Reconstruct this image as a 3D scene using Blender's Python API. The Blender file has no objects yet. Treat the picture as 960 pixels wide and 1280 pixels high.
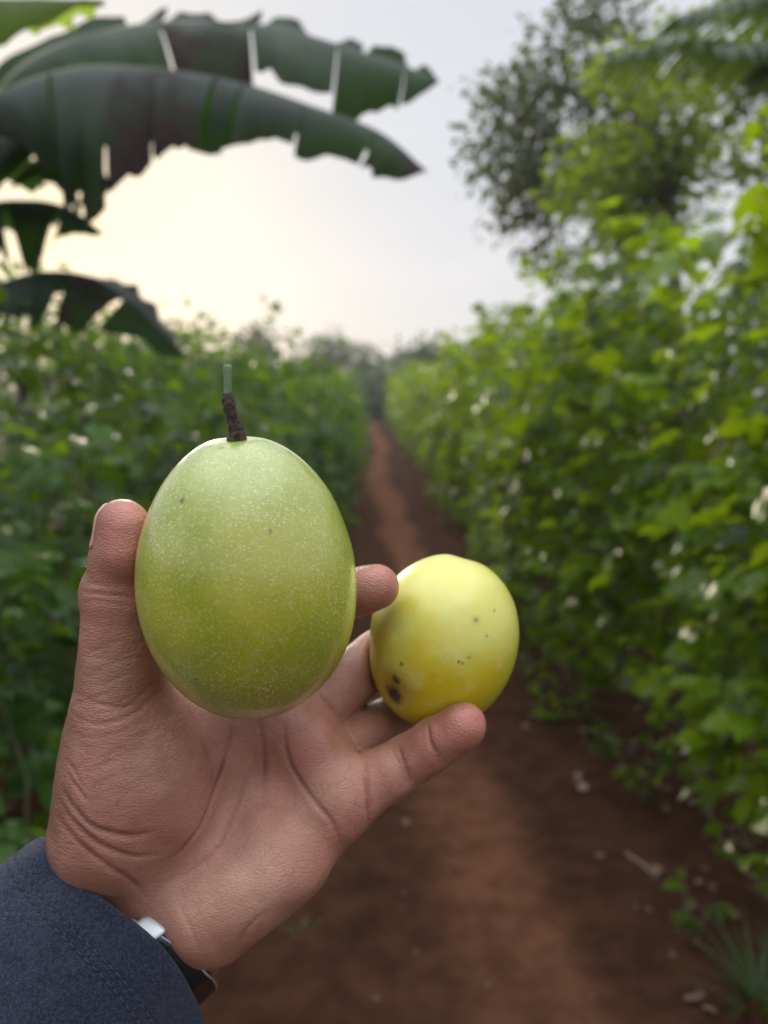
import bpy, math, numpy as np
from mathutils import Vector, Matrix
R = math.radians
scene = bpy.context.scene
COL = scene.collection

# ------------------------------------------------------------------ camera frame
FPX = 967.0                       # focal length in pixels of the 960 x 1280 photograph
PITCH = R(8.8)
CAMZ = 1.5
cp, sp = math.cos(PITCH), math.sin(PITCH)
AX_R = np.array([1.0, 0, 0]); AX_F = np.array([0, cp, -sp]); AX_U = np.array([0, sp, cp])
CAM = np.array([0, 0, CAMZ])

def cam_pt(px, py, d):            # camera frame, same unit as d: right, up, depth
    return np.array([(px-480)/FPX*d, (640-py)/FPX*d, d])
def to_world(c):                  # camera-frame metres -> world
    c = np.asarray(c, float)
    return CAM + c[..., 0:1]*AX_R + c[..., 1:2]*AX_U + c[..., 2:3]*AX_F
def at(px, py, d):                # world point seen at (px, py), depth d metres
    return to_world(cam_pt(px, py, d))

# ------------------------------------------------------------------ object helpers
def link(name, me, mat=None, parent=None, loc=None):
    o = bpy.data.objects.new(name, me)
    COL.objects.link(o)
    if me is not None and mat is not None:
        me.materials.append(mat)
    if loc is not None: o.location = loc
    if parent is not None: o.parent = parent
    return o

def mesh_np(name, V, F4=None, F3=None, smooth=True):
    """fast mesh from numpy arrays of verts, quads and triangles"""
    me = bpy.data.meshes.new(name)
    V = np.asarray(V, np.float32)
    me.vertices.add(len(V)); me.vertices.foreach_set('co', V.ravel())
    loops = []; tot = []
    if F4 is not None and len(F4):
        F4 = np.asarray(F4, np.int32); loops.append(F4.ravel()); tot.append(np.full(len(F4), 4, np.int32))
    if F3 is not None and len(F3):
        F3 = np.asarray(F3, np.int32); loops.append(F3.ravel()); tot.append(np.full(len(F3), 3, np.int32))
    loops = np.concatenate(loops); tot = np.concatenate(tot)
    me.loops.add(len(loops)); me.loops.foreach_set('vertex_index', loops)
    st = np.concatenate([[0], np.cumsum(tot)[:-1]]).astype(np.int32)
    me.polygons.add(len(tot)); me.polygons.foreach_set('loop_start', st); me.polygons.foreach_set('loop_total', tot)
    me.polygons.foreach_set('use_smooth', np.full(len(tot), smooth))
    me.update(calc_edges=True); me.validate()
    return me

def attr(me, name, vals):
    a = me.attributes.new(name, 'FLOAT', 'POINT')
    a.data.foreach_set('value', np.asarray(vals, np.float32))

def tag(o, label=None, cat=None, group=None, kind=None):
    if label: o['label'] = label
    if cat: o['category'] = cat
    if group: o['group'] = group
    if kind: o['kind'] = kind
    return o
def thing(name, loc, label, cat, group=None):
    o = link(name, None, loc=loc)
    o.empty_display_size = .1
    return tag(o, label, cat, group)

class MB:
    """collects tubes, blades and boxes for ONE mesh"""
    def __init__(s): s.V = []; s.F4 = []; s.F3 = []; s.n = 0
    def add(s, V, F4=None, F3=None):
        V = np.asarray(V, float)
        if F4 is not None and len(F4): s.F4.append(np.asarray(F4)+s.n)
        if F3 is not None and len(F3): s.F3.append(np.asarray(F3)+s.n)
        s.V.append(V); s.n += len(V)
    def tube(s, P, rad, n=8, cap=True):
        P = np.asarray(P, float); m = len(P)
        rad = np.broadcast_to(np.asarray(rad, float), (m,))
        T = np.gradient(P, axis=0); T /= np.linalg.norm(T, axis=1)[:, None]+1e-12
        ref = np.array([0, 0, 1.0]) if abs(T[0][2]) < .9 else np.array([1.0, 0, 0])
        a = np.cross(T[0], ref); a /= np.linalg.norm(a)
        V = []; th = np.arange(n)*2*math.pi/n
        for i in range(m):
            a = a-T[i]*np.dot(a, T[i]); a /= np.linalg.norm(a)+1e-12
            b = np.cross(T[i], a)
            V.append(P[i]+rad[i]*(np.cos(th)[:, None]*a+np.sin(th)[:, None]*b))
        V = np.concatenate(V)
        i, j = np.meshgrid(np.arange(m-1), np.arange(n), indexing='ij'); i = i.ravel(); j = j.ravel()
        F = np.stack([i*n+j, i*n+(j+1) % n, (i+1)*n+(j+1) % n, (i+1)*n+j], 1)
        F3 = []
        if cap:
            V = np.vstack([V, P[0]-T[0]*rad[0]*.3, P[-1]+T[-1]*rad[-1]*.3]); c0, c1 = m*n, m*n+1
            k = np.arange(n)
            F3 = np.concatenate([np.stack([np.full(n, c0), (k+1) % n, k], 1), np.stack([np.full(n, c1), (m-1)*n+k, (m-1)*n+(k+1) % n], 1)])
        s.add(V, F, F3)
    def mesh(s, name, origin=(0, 0, 0), smooth=True):
        V = np.concatenate(s.V)-np.asarray(origin)
        return mesh_np(name, V, np.concatenate(s.F4) if s.F4 else None, np.concatenate(s.F3) if s.F3 else None, smooth)

def spline(P, n):
    """Catmull-Rom through P, n samples"""
    P = np.asarray(P, float)
    Q = np.vstack([2*P[0]-P[1], P, 2*P[-1]-P[-2]])
    t = np.linspace(0, len(P)-1, n); k = np.minimum(t.astype(int), len(P)-2); u = (t-k)[:, None]
    p0, p1, p2, p3 = Q[k], Q[k+1], Q[k+2], Q[k+3]
    return .5*(2*p1+(p2-p0)*u+(2*p0-5*p1+4*p2-p3)*u*u+(3*p1-p0-3*p2+p3)*u**3)

def vnoise(P, seed=0):
    """smooth value noise in 3-D, about -1..1"""
    P = np.asarray(P, float); I = np.floor(P).astype(np.int64); f = P-I; f = f*f*(3-2*f)
    def h(x, y, z):
        n = (x*374761393+y*668265263+z*2147483647+seed*1274126177) & 0x7fffffff
        n = ((n ^ (n >> 13))*1274126177) & 0x7fffffff
        return ((n ^ (n >> 16)) & 0xffff)/32767.5-1
    r = 0
    for dx in (0, 1):
        for dy in (0, 1):
            for dz in (0, 1):
                w = (f[..., 0] if dx else 1-f[..., 0])*(f[..., 1] if dy else 1-f[..., 1])*(f[..., 2] if dz else 1-f[..., 2])
                r = r+w*h(I[..., 0]+dx, I[..., 1]+dy, I[..., 2]+dz)
    return r

# ------------------------------------------------------------------ material helpers
class NT:
    def __init__(s, name):
        s.m = bpy.data.materials.new(name); s.m.use_nodes = True
        s.t = s.m.node_tree; s.t.nodes.clear()
        s.out = s.t.nodes.new('ShaderNodeOutputMaterial')
    def n(s, typ, **kw):
        nd = s.t.nodes.new(typ)
        for k, v in kw.items():
            if k.startswith('_'): setattr(nd, k[1:], v)
        for k, v in kw.items():
            if k.startswith('_'): continue
            key = k.replace('__', ' ')
            sock = nd.inputs[int(key[1:])] if key[0] == 'i' and key[1:].isdigit() else nd.inputs[key]
            if isinstance(v, bpy.types.NodeSocket): s.t.links.new(v, sock)
            else: sock.default_value = v
        return nd
    def rgb(s, fac, a, b):
        nd = s.t.nodes.new('ShaderNodeMix'); nd.data_type = 'RGBA'
        for i, v in ((0, fac), (6, a), (7, b)):
            if isinstance(v, bpy.types.NodeSocket): s.t.links.new(v, nd.inputs[i])
            else: nd.inputs[i].default_value = (*v, 1) if isinstance(v, tuple) and len(v) == 3 else v
        return nd.outputs[2]
    def math(s, op, a, b=0.0, clamp=False):
        nd = s.n('ShaderNodeMath', _operation=op, _use_clamp=clamp, i0=a, i1=b); return nd.outputs[0]
    def ramp(s, fac, lo, hi, a=0.0, b=1.0):
        return s.n('ShaderNodeMapRange', _interpolation_type='SMOOTHSTEP', Value=fac, From__Min=lo, From__Max=hi, To__Min=a, To__Max=b).outputs[0]
    def noise(s, vec, scale, detail=3, rough=.55):
        return s.n('ShaderNodeTexNoise', Vector=vec, Scale=scale, Detail=detail, Roughness=rough).outputs[0]
    def obj(s): return s.n('ShaderNodeTexCoord').outputs['Object']
    def at(s, name): return s.n('ShaderNodeAttribute', _attribute_name=name).outputs['Fac']
    def bump(s, h, dist, strength=1.0, normal=None):
        nd = s.n('ShaderNodeBump', Height=h, Distance=dist, Strength=strength)
        if normal is not None: s.t.links.new(normal, nd.inputs['Normal'])
        return nd.outputs[0]
    def bsdf(s, **kw): return s.n('ShaderNodeBsdfPrincipled', **kw)
    def done(s, sh): s.t.links.new(sh, s.out.inputs['Surface']); return s.m
def c4(*c): return (*c, 1.0)

def leaf_mat(name, dark, light, trans, tw=.4, rough=.42, spec=.5, hue_var=.7):
    """broad leaf: glossy front, light shining through; colour differs leaf to leaf"""
    N = NT(name)
    rnd = N.n('ShaderNodeNewGeometry').outputs['Random Per Island']
    ns = N.noise(N.obj(), 1.7, 2)
    f = N.math('ADD', N.math('MULTIPLY', rnd, hue_var), N.math('MULTIPLY', N.math('SUBTRACT', ns, .5), .9), True)
    col = N.rgb(f, dark, light)
    b = N.bsdf(Base__Color=col, Roughness=rough); b.inputs['Specular IOR Level'].default_value = spec
    t = N.n('ShaderNodeBsdfTranslucent', Color=N.rgb(f, tuple(.6*x for x in trans), trans))
    return N.done(N.n('ShaderNodeMixShader', i0=tw, i1=b.outputs[0], i2=t.outputs[0]).outputs[0])

def bark_mat(name, a, b, scale=14):
    N = NT(name)
    v = N.n('ShaderNodeMapping', Vector=N.obj(), Scale=(1, 1, .25)).outputs[0]
    ns = N.noise(v, scale, 5, .65)
    return N.done(N.bsdf(Base__Color=N.rgb(ns, a, b), Roughness=.9, Normal=N.bump(ns, .02)).outputs[0])

# ================================================================== THE SDF HAND (millimetres, camera-aligned frame)
def rcone(p, a, b, r1, r2):
    ba = b-a; l2 = float(ba@ba); rr = r1-r2; a2 = l2-rr*rr; il2 = 1/l2
    pa = p-a; y = pa@ba; z = y-l2
    q = pa*l2-y[:, None]*ba; x2 = np.einsum('ij,ij->i', q, q)
    y2 = y*y*l2; z2 = z*z*l2
    k = np.sign(rr)*rr*rr*x2
    d = (np.sqrt(np.maximum(x2*a2*il2, 0))+y*rr)*il2-r1
    m1 = np.sign(z)*a2*z2 > k; m2 = np.sign(y)*a2*y2 < k
    d = np.where(m2, np.sqrt(x2+y2)*il2-r1, d)
    return np.where(m1, np.sqrt(x2+z2)*il2-r2, d)
def ellip(p, c, r, M=None):
    q = p-c
    if M is not None: q = q@M
    r = np.asarray(r, np.float32)
    k0 = np.linalg.norm(q/r, axis=1); k1 = np.linalg.norm(q/(r*r), axis=1)+1e-9
    return k0*(k0-1)/k1
def smin(a, b, k):
    h = np.maximum(k-np.abs(a-b), 0)/k
    return np.minimum(a, b)-h*h*k*.25
def smax(a, b, k): return -smin(-a, -b, k)

def J(px, py, d): return cam_pt(px, py, d).astype(np.float32)

# fruit shapes: centre, axis (towards the stem end), half length, half width
GREEN_C = J(310, 723, 240); GREEN_AX = np.array([-.035, 1, -.26]); GREEN_AX /= np.linalg.norm(GREEN_AX)
YEL_C = J(553, 801, 305); YEL_AX = np.array([.28, 1, .05]); YEL_AX /= np.linalg.norm(YEL_AX)
def frame(ax):
    x = np.cross(ax, [0, 0, 1.0]); x /= np.linalg.norm(x); y = np.cross(ax, x)
    return np.stack([x, y, ax], 1)           # columns: local x, y, axis
GREEN_M = frame(GREEN_AX).astype(np.float32); YEL_M = frame(YEL_AX).astype(np.float32)
GREEN_L, GREEN_W = 44.6, 33.6
YEL_L, YEL_W = 34.3, 29.3
def fruit_profile(t, kind):
    """radius at angle t from the stem end (0..pi), unit widths"""
    s, c = np.sin(t), np.cos(t)
    if kind == 'g': e = 1-.055*c-.012*c*c
    else: e = 1+.03*c
    return np.sign(s)*np.abs(s)**.94*e
def fruit_sdf(p, C, M, L, W, kind):
    q = (p-C)@M
    k = q[:, 2]/L
    w = W*(1-.05*np.clip(k, -1, 1)) if kind == 'g' else W*(1+.03*np.clip(k, -1, 1))
    rr = np.stack([q[:, 0]/w, q[:, 1]/w, k], 1)
    k0 = np.linalg.norm(rr, axis=1)
    k1 = np.linalg.norm(np.stack([q[:, 0]/w**2, q[:, 1]/w**2, q[:, 2]/L**2], 1), axis=1)+1e-9
    return k0*(k0-1)/k1

FINGERS = {
 'thumb':  [(J(134, 1040, 274), 20), (J(152, 885, 262), 15.6), (J(149, 745, 251), 11.2), (J(153, 700, 248), 9.8), (J(152, 655, 246), 8.0)],
 'index':  [(J(318, 868, 290), 13), (J(382, 783, 298), 10.6), (J(425, 746, 289), 9.3), (J(470, 734, 281), 8.4)],
 'middle': [(J(362, 908, 292), 13), (J(472, 820, 320), 10.4), (J(528, 775, 343), 9.4), (J(570, 762, 343), 8.4)],
 'ring':   [(J(388, 950, 291), 12.5), (J(488, 903, 318), 9.9), (J(550, 872, 346), 9.2), (J(590, 850, 346), 8.2)],
 'pinky':  [(J(410, 1004, 285), 12.4), (J(508, 953, 286), 9.4), (J(548, 926, 281), 8.8), (J(579, 907, 277), 8.2)],
}
def hand_raw(p):
    W_r, W_u = J(112, 1097, 288), J(203, 1180, 290)
    E_r, E_u = J(-16, 1240, 272), J(75, 1330, 276)
    palm = smin(rcone(p, W_r, E_r, 19, 21), rcone(p, W_u, E_u, 19.5, 24), 18)
    mid = J(150, 1120, 290)
    for b, r1, r2 in ((J(318, 868, 290), 17, 13.5), (J(362, 908, 292), 17, 13.2), (J(388, 950, 291), 17, 13), (J(412, 1004, 286), 17, 12.8)):
        palm = smin(palm, rcone(p, mid+(b-mid)*.18, b, r1, r2), 11)
    palm = smin(palm, rcone(p, W_u, J(410, 1006, 285), 18.5, 12.6), 12)
    # thenar and hypothenar pads
    palm = smin(palm, ellip(p, J(180, 985, 268), (23, 33, 17), thenarM), 10)
    palm = smin(palm, rcone(p, J(262, 1136, 277), J(348, 1073, 275), 18.5, 17.5), 11)
    palm = smax(palm, -ellip(p, J(276, 985, 243), (13, 30, 14), thenarM), 14)     # hollow of the palm
    # pads below the fingers
    for c in (J(352, 905, 284), J(392, 940, 284), J(418, 992, 280)):
        palm = smin(palm, np.linalg.norm(p-c, axis=1)-10.5, 9)
    fing = None
    for nm, ch in FINGERS.items():
        d = None
        for i in range(len(ch)-1):
            (a, r1), (b, r2) = ch[i], ch[i+1]
            s = rcone(p, a, b, r1, r2)
            d = s if d is None else smin(d, s, 2.5)
        # finger pads: fuller flesh on the palm side of each phalanx
        fl = np.array([0, 0, -1.0], np.float32)
        if nm != 'thumb':
            for i, (u, k, off) in enumerate(((.55, .93, 2.2), (.5, .9, 2.0), (.55, .92, 1.6))):
                (a, r1), (b, r2) = ch[i], ch[i+1]
                c0 = a+(b-a)*(u-.2)+fl*off; c1 = a+(b-a)*(u+.2)+fl*off
                rr = (r1+r2)/2*k
                d = smin(d, rcone(p, c0, c1, rr, rr*.97), 2.2)
        else:
            d = smin(d, rcone(p, J(161, 690, 244), J(160, 662, 243), 9.0, 7.4), 3)     # pulp of the thumb
            d = smin(d, np.linalg.norm(p-J(139, 740, 254), axis=1)-9.7, 4)              # knuckle
            palm = smin(palm, d, 12)
            continue
        fing = d if fing is None else smin(fing, d, 1.2)
    # web between thumb and index
    palm = smin(palm, rcone(p, J(180, 925, 276), J(300, 890, 291), 10, 10), 20)
    return smin(palm, fing, 6.5)
ta = math.atan2(-.12, 1)
_y = J(160, 900, 262)-J(205, 1075, 275); _y /= np.linalg.norm(_y)
_z = np.array([0, 0, 1.0])-_y*_y[2]; _z /= np.linalg.norm(_z)
thenarM = np.stack([np.cross(_y, _z), _y, _z], 1).astype(np.float32)

def hand_sdf(p):
    d = hand_raw(p)
    g = fruit_sdf(p, GREEN_C, GREEN_M, GREEN_L, GREEN_W, 'g')
    y = fruit_sdf(p, YEL_C, YEL_M, YEL_L, YEL_W, 'y')
    d = smax(d, -(g-.25), 3.0)       # flesh gives way to what it holds
    d = smax(d, -(y-.25), 3.0)
    return d
def chunked(fn, P, n=400000):
    return np.concatenate([fn(P[i:i+n].astype(np.float32)) for i in range(0, len(P), n)])

def surface_nets(fn, lo, hi, h):
    lo = np.array(lo, np.float32); n = np.ceil((np.array(hi)-lo)/h).astype(int)+1
    ax = [lo[i]+h*np.arange(n[i], dtype=np.float32) for i in range(3)]
    # coarse pass tells which blocks the surface crosses
    G = np.stack(np.meshgrid(*ax, indexing='ij'), -1)
    st = 4
    Gc = G[::st, ::st, ::st]; fc = chunked(fn, Gc.reshape(-1, 3)).reshape(Gc.shape[:3])
    up = fc.repeat(st, 0).repeat(st, 1).repeat(st, 2)[:n[0], :n[1], :n[2]]
    near = np.abs(up) < h*st*2.6
    f = np.sign(up).astype(np.float32)*10
    f[near] = chunked(fn, G[near])
    s = f < 0
    c = s[:-1, :-1, :-1].astype(np.int8)
    tot = np.zeros(c.shape, np.int8)
    for dx in (0, 1):
        for dy in (0, 1):
            for dz in (0, 1):
                tot += s[dx:n[0]-1+dx, dy:n[1]-1+dy, dz:n[2]-1+dz]
    act = (tot > 0) & (tot < 8)
    idx = np.argwhere(act); cid = -np.ones(act.shape, np.int64); cid[act] = np.arange(len(idx))
    acc = np.zeros((len(idx), 3)); cnt = np.zeros(len(idx))
    cor = [(a, b, d) for a in (0, 1) for b in (0, 1) for d in (0, 1)]
    for a in cor:
        for axn in range(3):
            if a[axn]: continue
            b = list(a); b[axn] = 1
            fa = f[idx[:, 0]+a[0], idx[:, 1]+a[1], idx[:, 2]+a[2]]; fb = f[idx[:, 0]+b[0], idx[:, 1]+b[1], idx[:, 2]+b[2]]
            m = (fa < 0) != (fb < 0)
            t = np.where(m, fa/(fa-fb+1e-20), 0)
            q = np.tile(np.array(a, float), (len(idx), 1)); q[:, axn] = t
            acc += q*m[:, None]; cnt += m
    V = lo+h*(idx+acc/cnt[:, None])
    Q = []
    for axn in range(3):
        o1, o2 = [(1, 2), (2, 0), (0, 1)][axn]
        sl0 = [slice(None)]*3; sl1 = [slice(None)]*3; sl0[axn] = slice(0, n[axn]-1); sl1[axn] = slice(1, n[axn])
        ch = s[tuple(sl0)] != s[tuple(sl1)]
        e = np.argwhere(ch)
        e = e[(e[:, o1] > 0) & (e[:, o2] > 0) & (e[:, o1] < n[o1]-1) & (e[:, o2] < n[o2]-1)]
        def cell(d1, d2):
            k = e.copy(); k[:, o1] += d1; k[:, o2] += d2
            return cid[k[:, 0], k[:, 1], k[:, 2]]
        q = np.stack([cell(-1, -1), cell(0, -1), cell(0, 0), cell(-1, 0)], 1)
        inside0 = s[e[:, 0], e[:, 1], e[:, 2]]
        q[~inside0] = q[~inside0][:, ::-1]
        Q.append(q)
    Q = np.concatenate(Q); Q = Q[(Q >= 0).all(1)]
    return V, Q

def subdiv(V, Q):
    n = len(V)
    E = np.concatenate([Q[:, [0, 1]], Q[:, [1, 2]], Q[:, [2, 3]], Q[:, [3, 0]]]); E.sort(axis=1)
    U, inv = np.unique(E[:, 0]*n+E[:, 1], return_inverse=True)
    ev = (V[U//n]+V[U % n])/2; fv = V[Q].mean(1)
    m = len(Q); e = [n+inv[i*m:(i+1)*m] for i in range(4)]; fc = n+len(U)+np.arange(m)
    NQ = np.concatenate([np.stack([Q[:, 0], e[0], fc, e[3]], 1), np.stack([e[0], Q[:, 1], e[1], fc], 1),
                         np.stack([fc, e[1], Q[:, 2], e[2]], 1), np.stack([e[3], fc, e[2], Q[:, 3]], 1)])
    return np.vstack([V, ev, fv]), NQ

def gradf(fn, P, e=.4):
    K = np.array([[1, -1, -1], [-1, -1, 1], [-1, 1, -1], [1, 1, 1]], np.float32)
    g = sum(k*chunked(fn, P+k*e)[:, None] for k in K)
    return g/(np.linalg.norm(g, axis=1)[:, None]+1e-9)

def surf_point(px, py, fn, d0=200, d1=330):
    """first point of the hand surface on the line of sight"""
    ds = np.arange(d0, d1, .5); P = np.stack([cam_pt(px, py, d) for d in ds]).astype(np.float32)
    f = fn(P); k = np.argmax(f < 0)
    return P[k] if f[k] < 0 else None

def seg_dist(P, A, B):
    ab = B-A; t = np.clip(((P-A)@ab)/(ab@ab), 0, 1)
    return np.linalg.norm(P-A-t[:, None]*ab, axis=1)

# ================================================================== MATERIALS: hand, cloth, fruit
def skin_material():
    N = NT('skin'); co = N.obj()
    crease, dorsal, red, wr = N.at('crease'), N.at('dorsal'), N.at('red'), N.at('wrinkle')
    n1 = N.noise(co, 55, 4, .6); n2 = N.noise(co, 260, 3, .6)
    col = N.rgb(N.ramp(n1, .3, .7), (.315, .143, .092), (.445, .226, .162))
    col = N.rgb(N.math('MULTIPLY', red, .75), col, (.42, .13, .098))
    col = N.rgb(N.math('MULTIPLY', N.at('pale'), .85, True), col, (.58, .355, .255))
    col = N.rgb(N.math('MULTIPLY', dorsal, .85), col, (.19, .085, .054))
    col = N.rgb(N.math('MULTIPLY', N.ramp(n2, .5, .75), .22), col, (.33, .13, .09))
    col = N.rgb(N.math('MULTIPLY', crease, .8), col, (.17, .062, .045))
    col = N.rgb(N.math('MULTIPLY', N.ramp(N.noise(co, 26, 3, .6), .46, .66), .45), col, (.43, .18, .125))
    col = N.rgb(N.math('MULTIPLY', N.ramp(N.noise(co, 33, 3, .6), .52, .7), .35), col, (.40, .25, .16))
    # dark fine lines
    ml = N.n('ShaderNodeMapping', Vector=co, Rotation=(0, R(5), R(35)), Scale=(1, 1, 2.6)).outputs[0]
    vl = N.n('ShaderNodeTexVoronoi', _feature='DISTANCE_TO_EDGE', Vector=ml, Scale=190.0).outputs['Distance']
    col = N.rgb(N.math('MULTIPLY', N.ramp(vl, .05, 0), N.ramp(n1, .38, .65, .12, .48)), col, (.24, .095, .068))
    # fine skin grain: crossing folds stretched across the limb
    m1 = N.n('ShaderNodeMapping', Vector=co, Rotation=(0, R(8), R(20)), Scale=(1, 1, 3.2)).outputs[0]
    v1 = N.n('ShaderNodeTexVoronoi', _feature='DISTANCE_TO_EDGE', Vector=m1, Scale=420.0).outputs['Distance']
    v2 = N.n('ShaderNodeTexVoronoi', _feature='DISTANCE_TO_EDGE', Vector=co, Scale=900.0).outputs['Distance']
    n3 = N.noise(m1, 230, 4, .65)
    h = N.math('ADD', N.math('MULTIPLY', N.ramp(v1, 0, .22), .45), N.math('MULTIPLY', N.ramp(v2, 0, .25), .25))
    h = N.math('ADD', h, N.math('MULTIPLY', n3, N.math('ADD', N.math('MULTIPLY', wr, 5.0), .5)))
    nb = N.bump(h, .00022, .8)
    b = N.bsdf(Base__Color=col, Roughness=N.ramp(n1, .3, .7, .33, .47), Normal=nb)
    b.inputs['Subsurface Weight'].default_value = .22
    b.inputs['Subsurface Radius'].default_value = (1.0, .35, .2)
    b.inputs['Subsurface Scale'].default_value = .0035
    b.inputs['Specular IOR Level'].default_value = .5
    return N.done(b.outputs[0])

def green_fruit_material():
    N = NT('green_rind'); co = N.obj()
    sep = N.n('ShaderNodeSeparateXYZ', Vector=co)
    n1 = N.noise(co, 28, 3, .5); n2 = N.noise(co, 90, 4, .6)
    col = N.rgb(N.ramp(n1, .35, .65), (.265, .325, .014), (.41, .43, .026))
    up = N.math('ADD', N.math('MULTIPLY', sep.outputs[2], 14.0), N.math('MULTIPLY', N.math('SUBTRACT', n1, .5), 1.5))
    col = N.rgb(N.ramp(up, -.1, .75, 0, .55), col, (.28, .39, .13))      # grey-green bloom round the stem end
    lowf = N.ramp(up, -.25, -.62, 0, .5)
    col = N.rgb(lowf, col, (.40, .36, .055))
    col = N.rgb(N.ramp(sep.outputs[0], -.0235, -.034, 0, .55), col, (.52, .42, .07))  # ripening, yellow flank
    # pale lenticels of mixed sizes
    wob = N.n('ShaderNodeVectorMath', _operation='ADD', i0=co, i1=N.n('ShaderNodeVectorMath', _operation='SCALE', i0=N.n('ShaderNodeTexNoise', Vector=co, Scale=300.0).outputs[1], Scale=.0012).outputs[0]).outputs[0]
    dens = N.ramp(N.noise(co, 40, 2, .5), .25, .68)
    tot = None
    for sc, r0, amt in ((400.0, .25, .75), (620.0, .34, .75), (900.0, .40, .72), (1300.0, .45, .62), (1900.0, .46, .45)):
        v = N.n('ShaderNodeTexVoronoi', Vector=wob, Scale=sc, Randomness=1.0)
        pick = N.n('ShaderNodeSeparateColor', Color=v.outputs['Color']).outputs[0]
        rad = N.math('MULTIPLY', N.math('ADD', pick, .15), r0)
        d = N.math('SUBTRACT', rad, v.outputs['Distance'])
        s = N.math('MULTIPLY', N.ramp(d, 0, .24), amt)
        tot = s if tot is None else N.math('MAXIMUM', tot, s)
    tot = N.math('MULTIPLY', tot, N.math('ADD', N.math('MULTIPLY', dens, .75), .3))
    col = N.rgb(N.math('MULTIPLY', tot, .9, True), col, (.64, .71, .44))
    col = N.rgb(N.math('MULTIPLY', N.ramp(N.noise(co, 420, 3, .6), .5, .72), .35), col, (.47, .53, .17))
    col = N.rgb(N.math('MULTIPLY', N.ramp(N.noise(co, 17, 2, .5), .48, .7), .4), col, (.43, .40, .035))
    scar = N.at('scar')
    col = N.rgb(scar, col, (.06, .04, .02))
    col = N.rgb(N.math('MULTIPLY', N.ramp(n2, .62, .8), .25), col, (.22, .22, .03))
    h = N.math('ADD', N.math('MULTIPLY', n2, .6), N.math('MULTIPLY', tot, .35))
    b = N.bsdf(Base__Color=col, Roughness=N.ramp(n2, .3, .7, .30, .42), Normal=N.bump(h, .0004, .5))
    b.inputs['Specular IOR Level'].default_value = .6
    b.inputs['Subsurface Weight'].default_value = .08; b.inputs['Subsurface Scale'].default_value = .003
    b.inputs['Subsurface Radius'].default_value = (.8, 1, .3)
    b.inputs['Coat Weight'].default_value = .9; b.inputs['Coat Roughness'].default_value = .17
    return N.done(b.outputs[0])

def yellow_fruit_material():
    N = NT('yellow_rind'); co = N.obj()
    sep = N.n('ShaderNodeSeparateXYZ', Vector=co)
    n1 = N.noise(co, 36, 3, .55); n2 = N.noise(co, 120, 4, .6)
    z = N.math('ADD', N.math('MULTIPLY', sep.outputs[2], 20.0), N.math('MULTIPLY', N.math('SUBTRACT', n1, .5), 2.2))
    col = N.rgb(N.ramp(z, -.35, .5), (.60, .48, .012), (.60, .60, .13))  # paler upper half: rind bloom plus sky reflection put into the colour
    gr = N.math('ADD', N.math('MULTIPLY', sep.outputs[0], 30.0), N.math('MULTIPLY', sep.outputs[2], -14.0))
    col = N.rgb(N.ramp(gr, .35, 1.15, 0, .6), col, (.44, .50, .05))
    col = N.rgb(N.math('MULTIPLY', N.ramp(n2, .5, .72), .35), col, (.68, .64, .26))
    # pinprick brown spots
    v = N.n('ShaderNodeTexVoronoi', Vector=co, Scale=105.0, Randomness=1.0)
    pick = N.n('ShaderNodeSeparateColor', Color=v.outputs['Color']).outputs[1]
    spot = N.math('MULTIPLY', N.ramp(v.outputs['Distance'], .085, .04), N.math('GREATER_THAN', pick, .92))
    col = N.rgb(N.math('MULTIPLY', spot, .75), col, (.12, .07, .015))
    col = N.rgb(N.at('halo'), col, (.30, .20, .03))
    col = N.rgb(N.at('scar'), col, (.018, .010, .006))
    h = N.math('ADD', n2, N.math('MULTIPLY', n1, .6))
    b = N.bsdf(Base__Color=col, Roughness=N.ramp(n2, .3, .7, .33, .45), Normal=N.bump(h, .0006, .5))
    b.inputs['Subsurface Weight'].default_value = .08; b.inputs['Subsurface Scale'].default_value = .003
    b.inputs['Subsurface Radius'].default_value = (1, .9, .2)
    b.inputs['Coat Weight'].default_value = .5; b.inputs['Coat Roughness'].default_value = .2
    return N.done(b.outputs[0])

def fleece_material():
    N = NT('fleece'); co = N.obj()
    n1 = N.noise(co, 900, 3, .7); n2 = N.noise(co, 60, 3, .6); n3 = N.noise(co, 2200, 2, .6)
    col = N.rgb(N.ramp(n1, .35, .7), (.007, .011, .024), (.026, .037, .068))
    col = N.rgb(N.math('MULTIPLY', N.ramp(n3, .56, .70), .7), col, (.085, .10, .145))
    col = N.rgb(N.math('MULTIPLY', N.ramp(n2, .4, .7), .25), col, (.05, .058, .09))
    h = N.math('ADD', n1, N.math('MULTIPLY', n3, .5))
    b = N.bsdf(Base__Color=col, Roughness=.95, Normal=N.bump(h, .0012, .9))
    b.inputs['Sheen Weight'].default_value = .12; b.inputs['Sheen Roughness'].default_value = .6
    b.inputs['Specular IOR Level'].default_value = .1
    return N.done(b.outputs[0])

def simple(name, col, rough=.5, metal=0.0, nscale=None, var=.3, bump=0):
    N = NT(name)
    c = c4(*col); nb = None
    if nscale:
        ns = N.noise(N.obj(), nscale, 4, .6)
        c = N.rgb(ns, tuple(x*(1-var) for x in col), tuple(min(1, x*(1+var)) for x in col))
    b = N.bsdf(Base__Color=c, Roughness=rough, Metallic=metal)
    if nscale and bump: N.t.links.new(N.bump(ns, bump), b.inputs['Normal'])
    return N.done(b.outputs[0])

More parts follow.
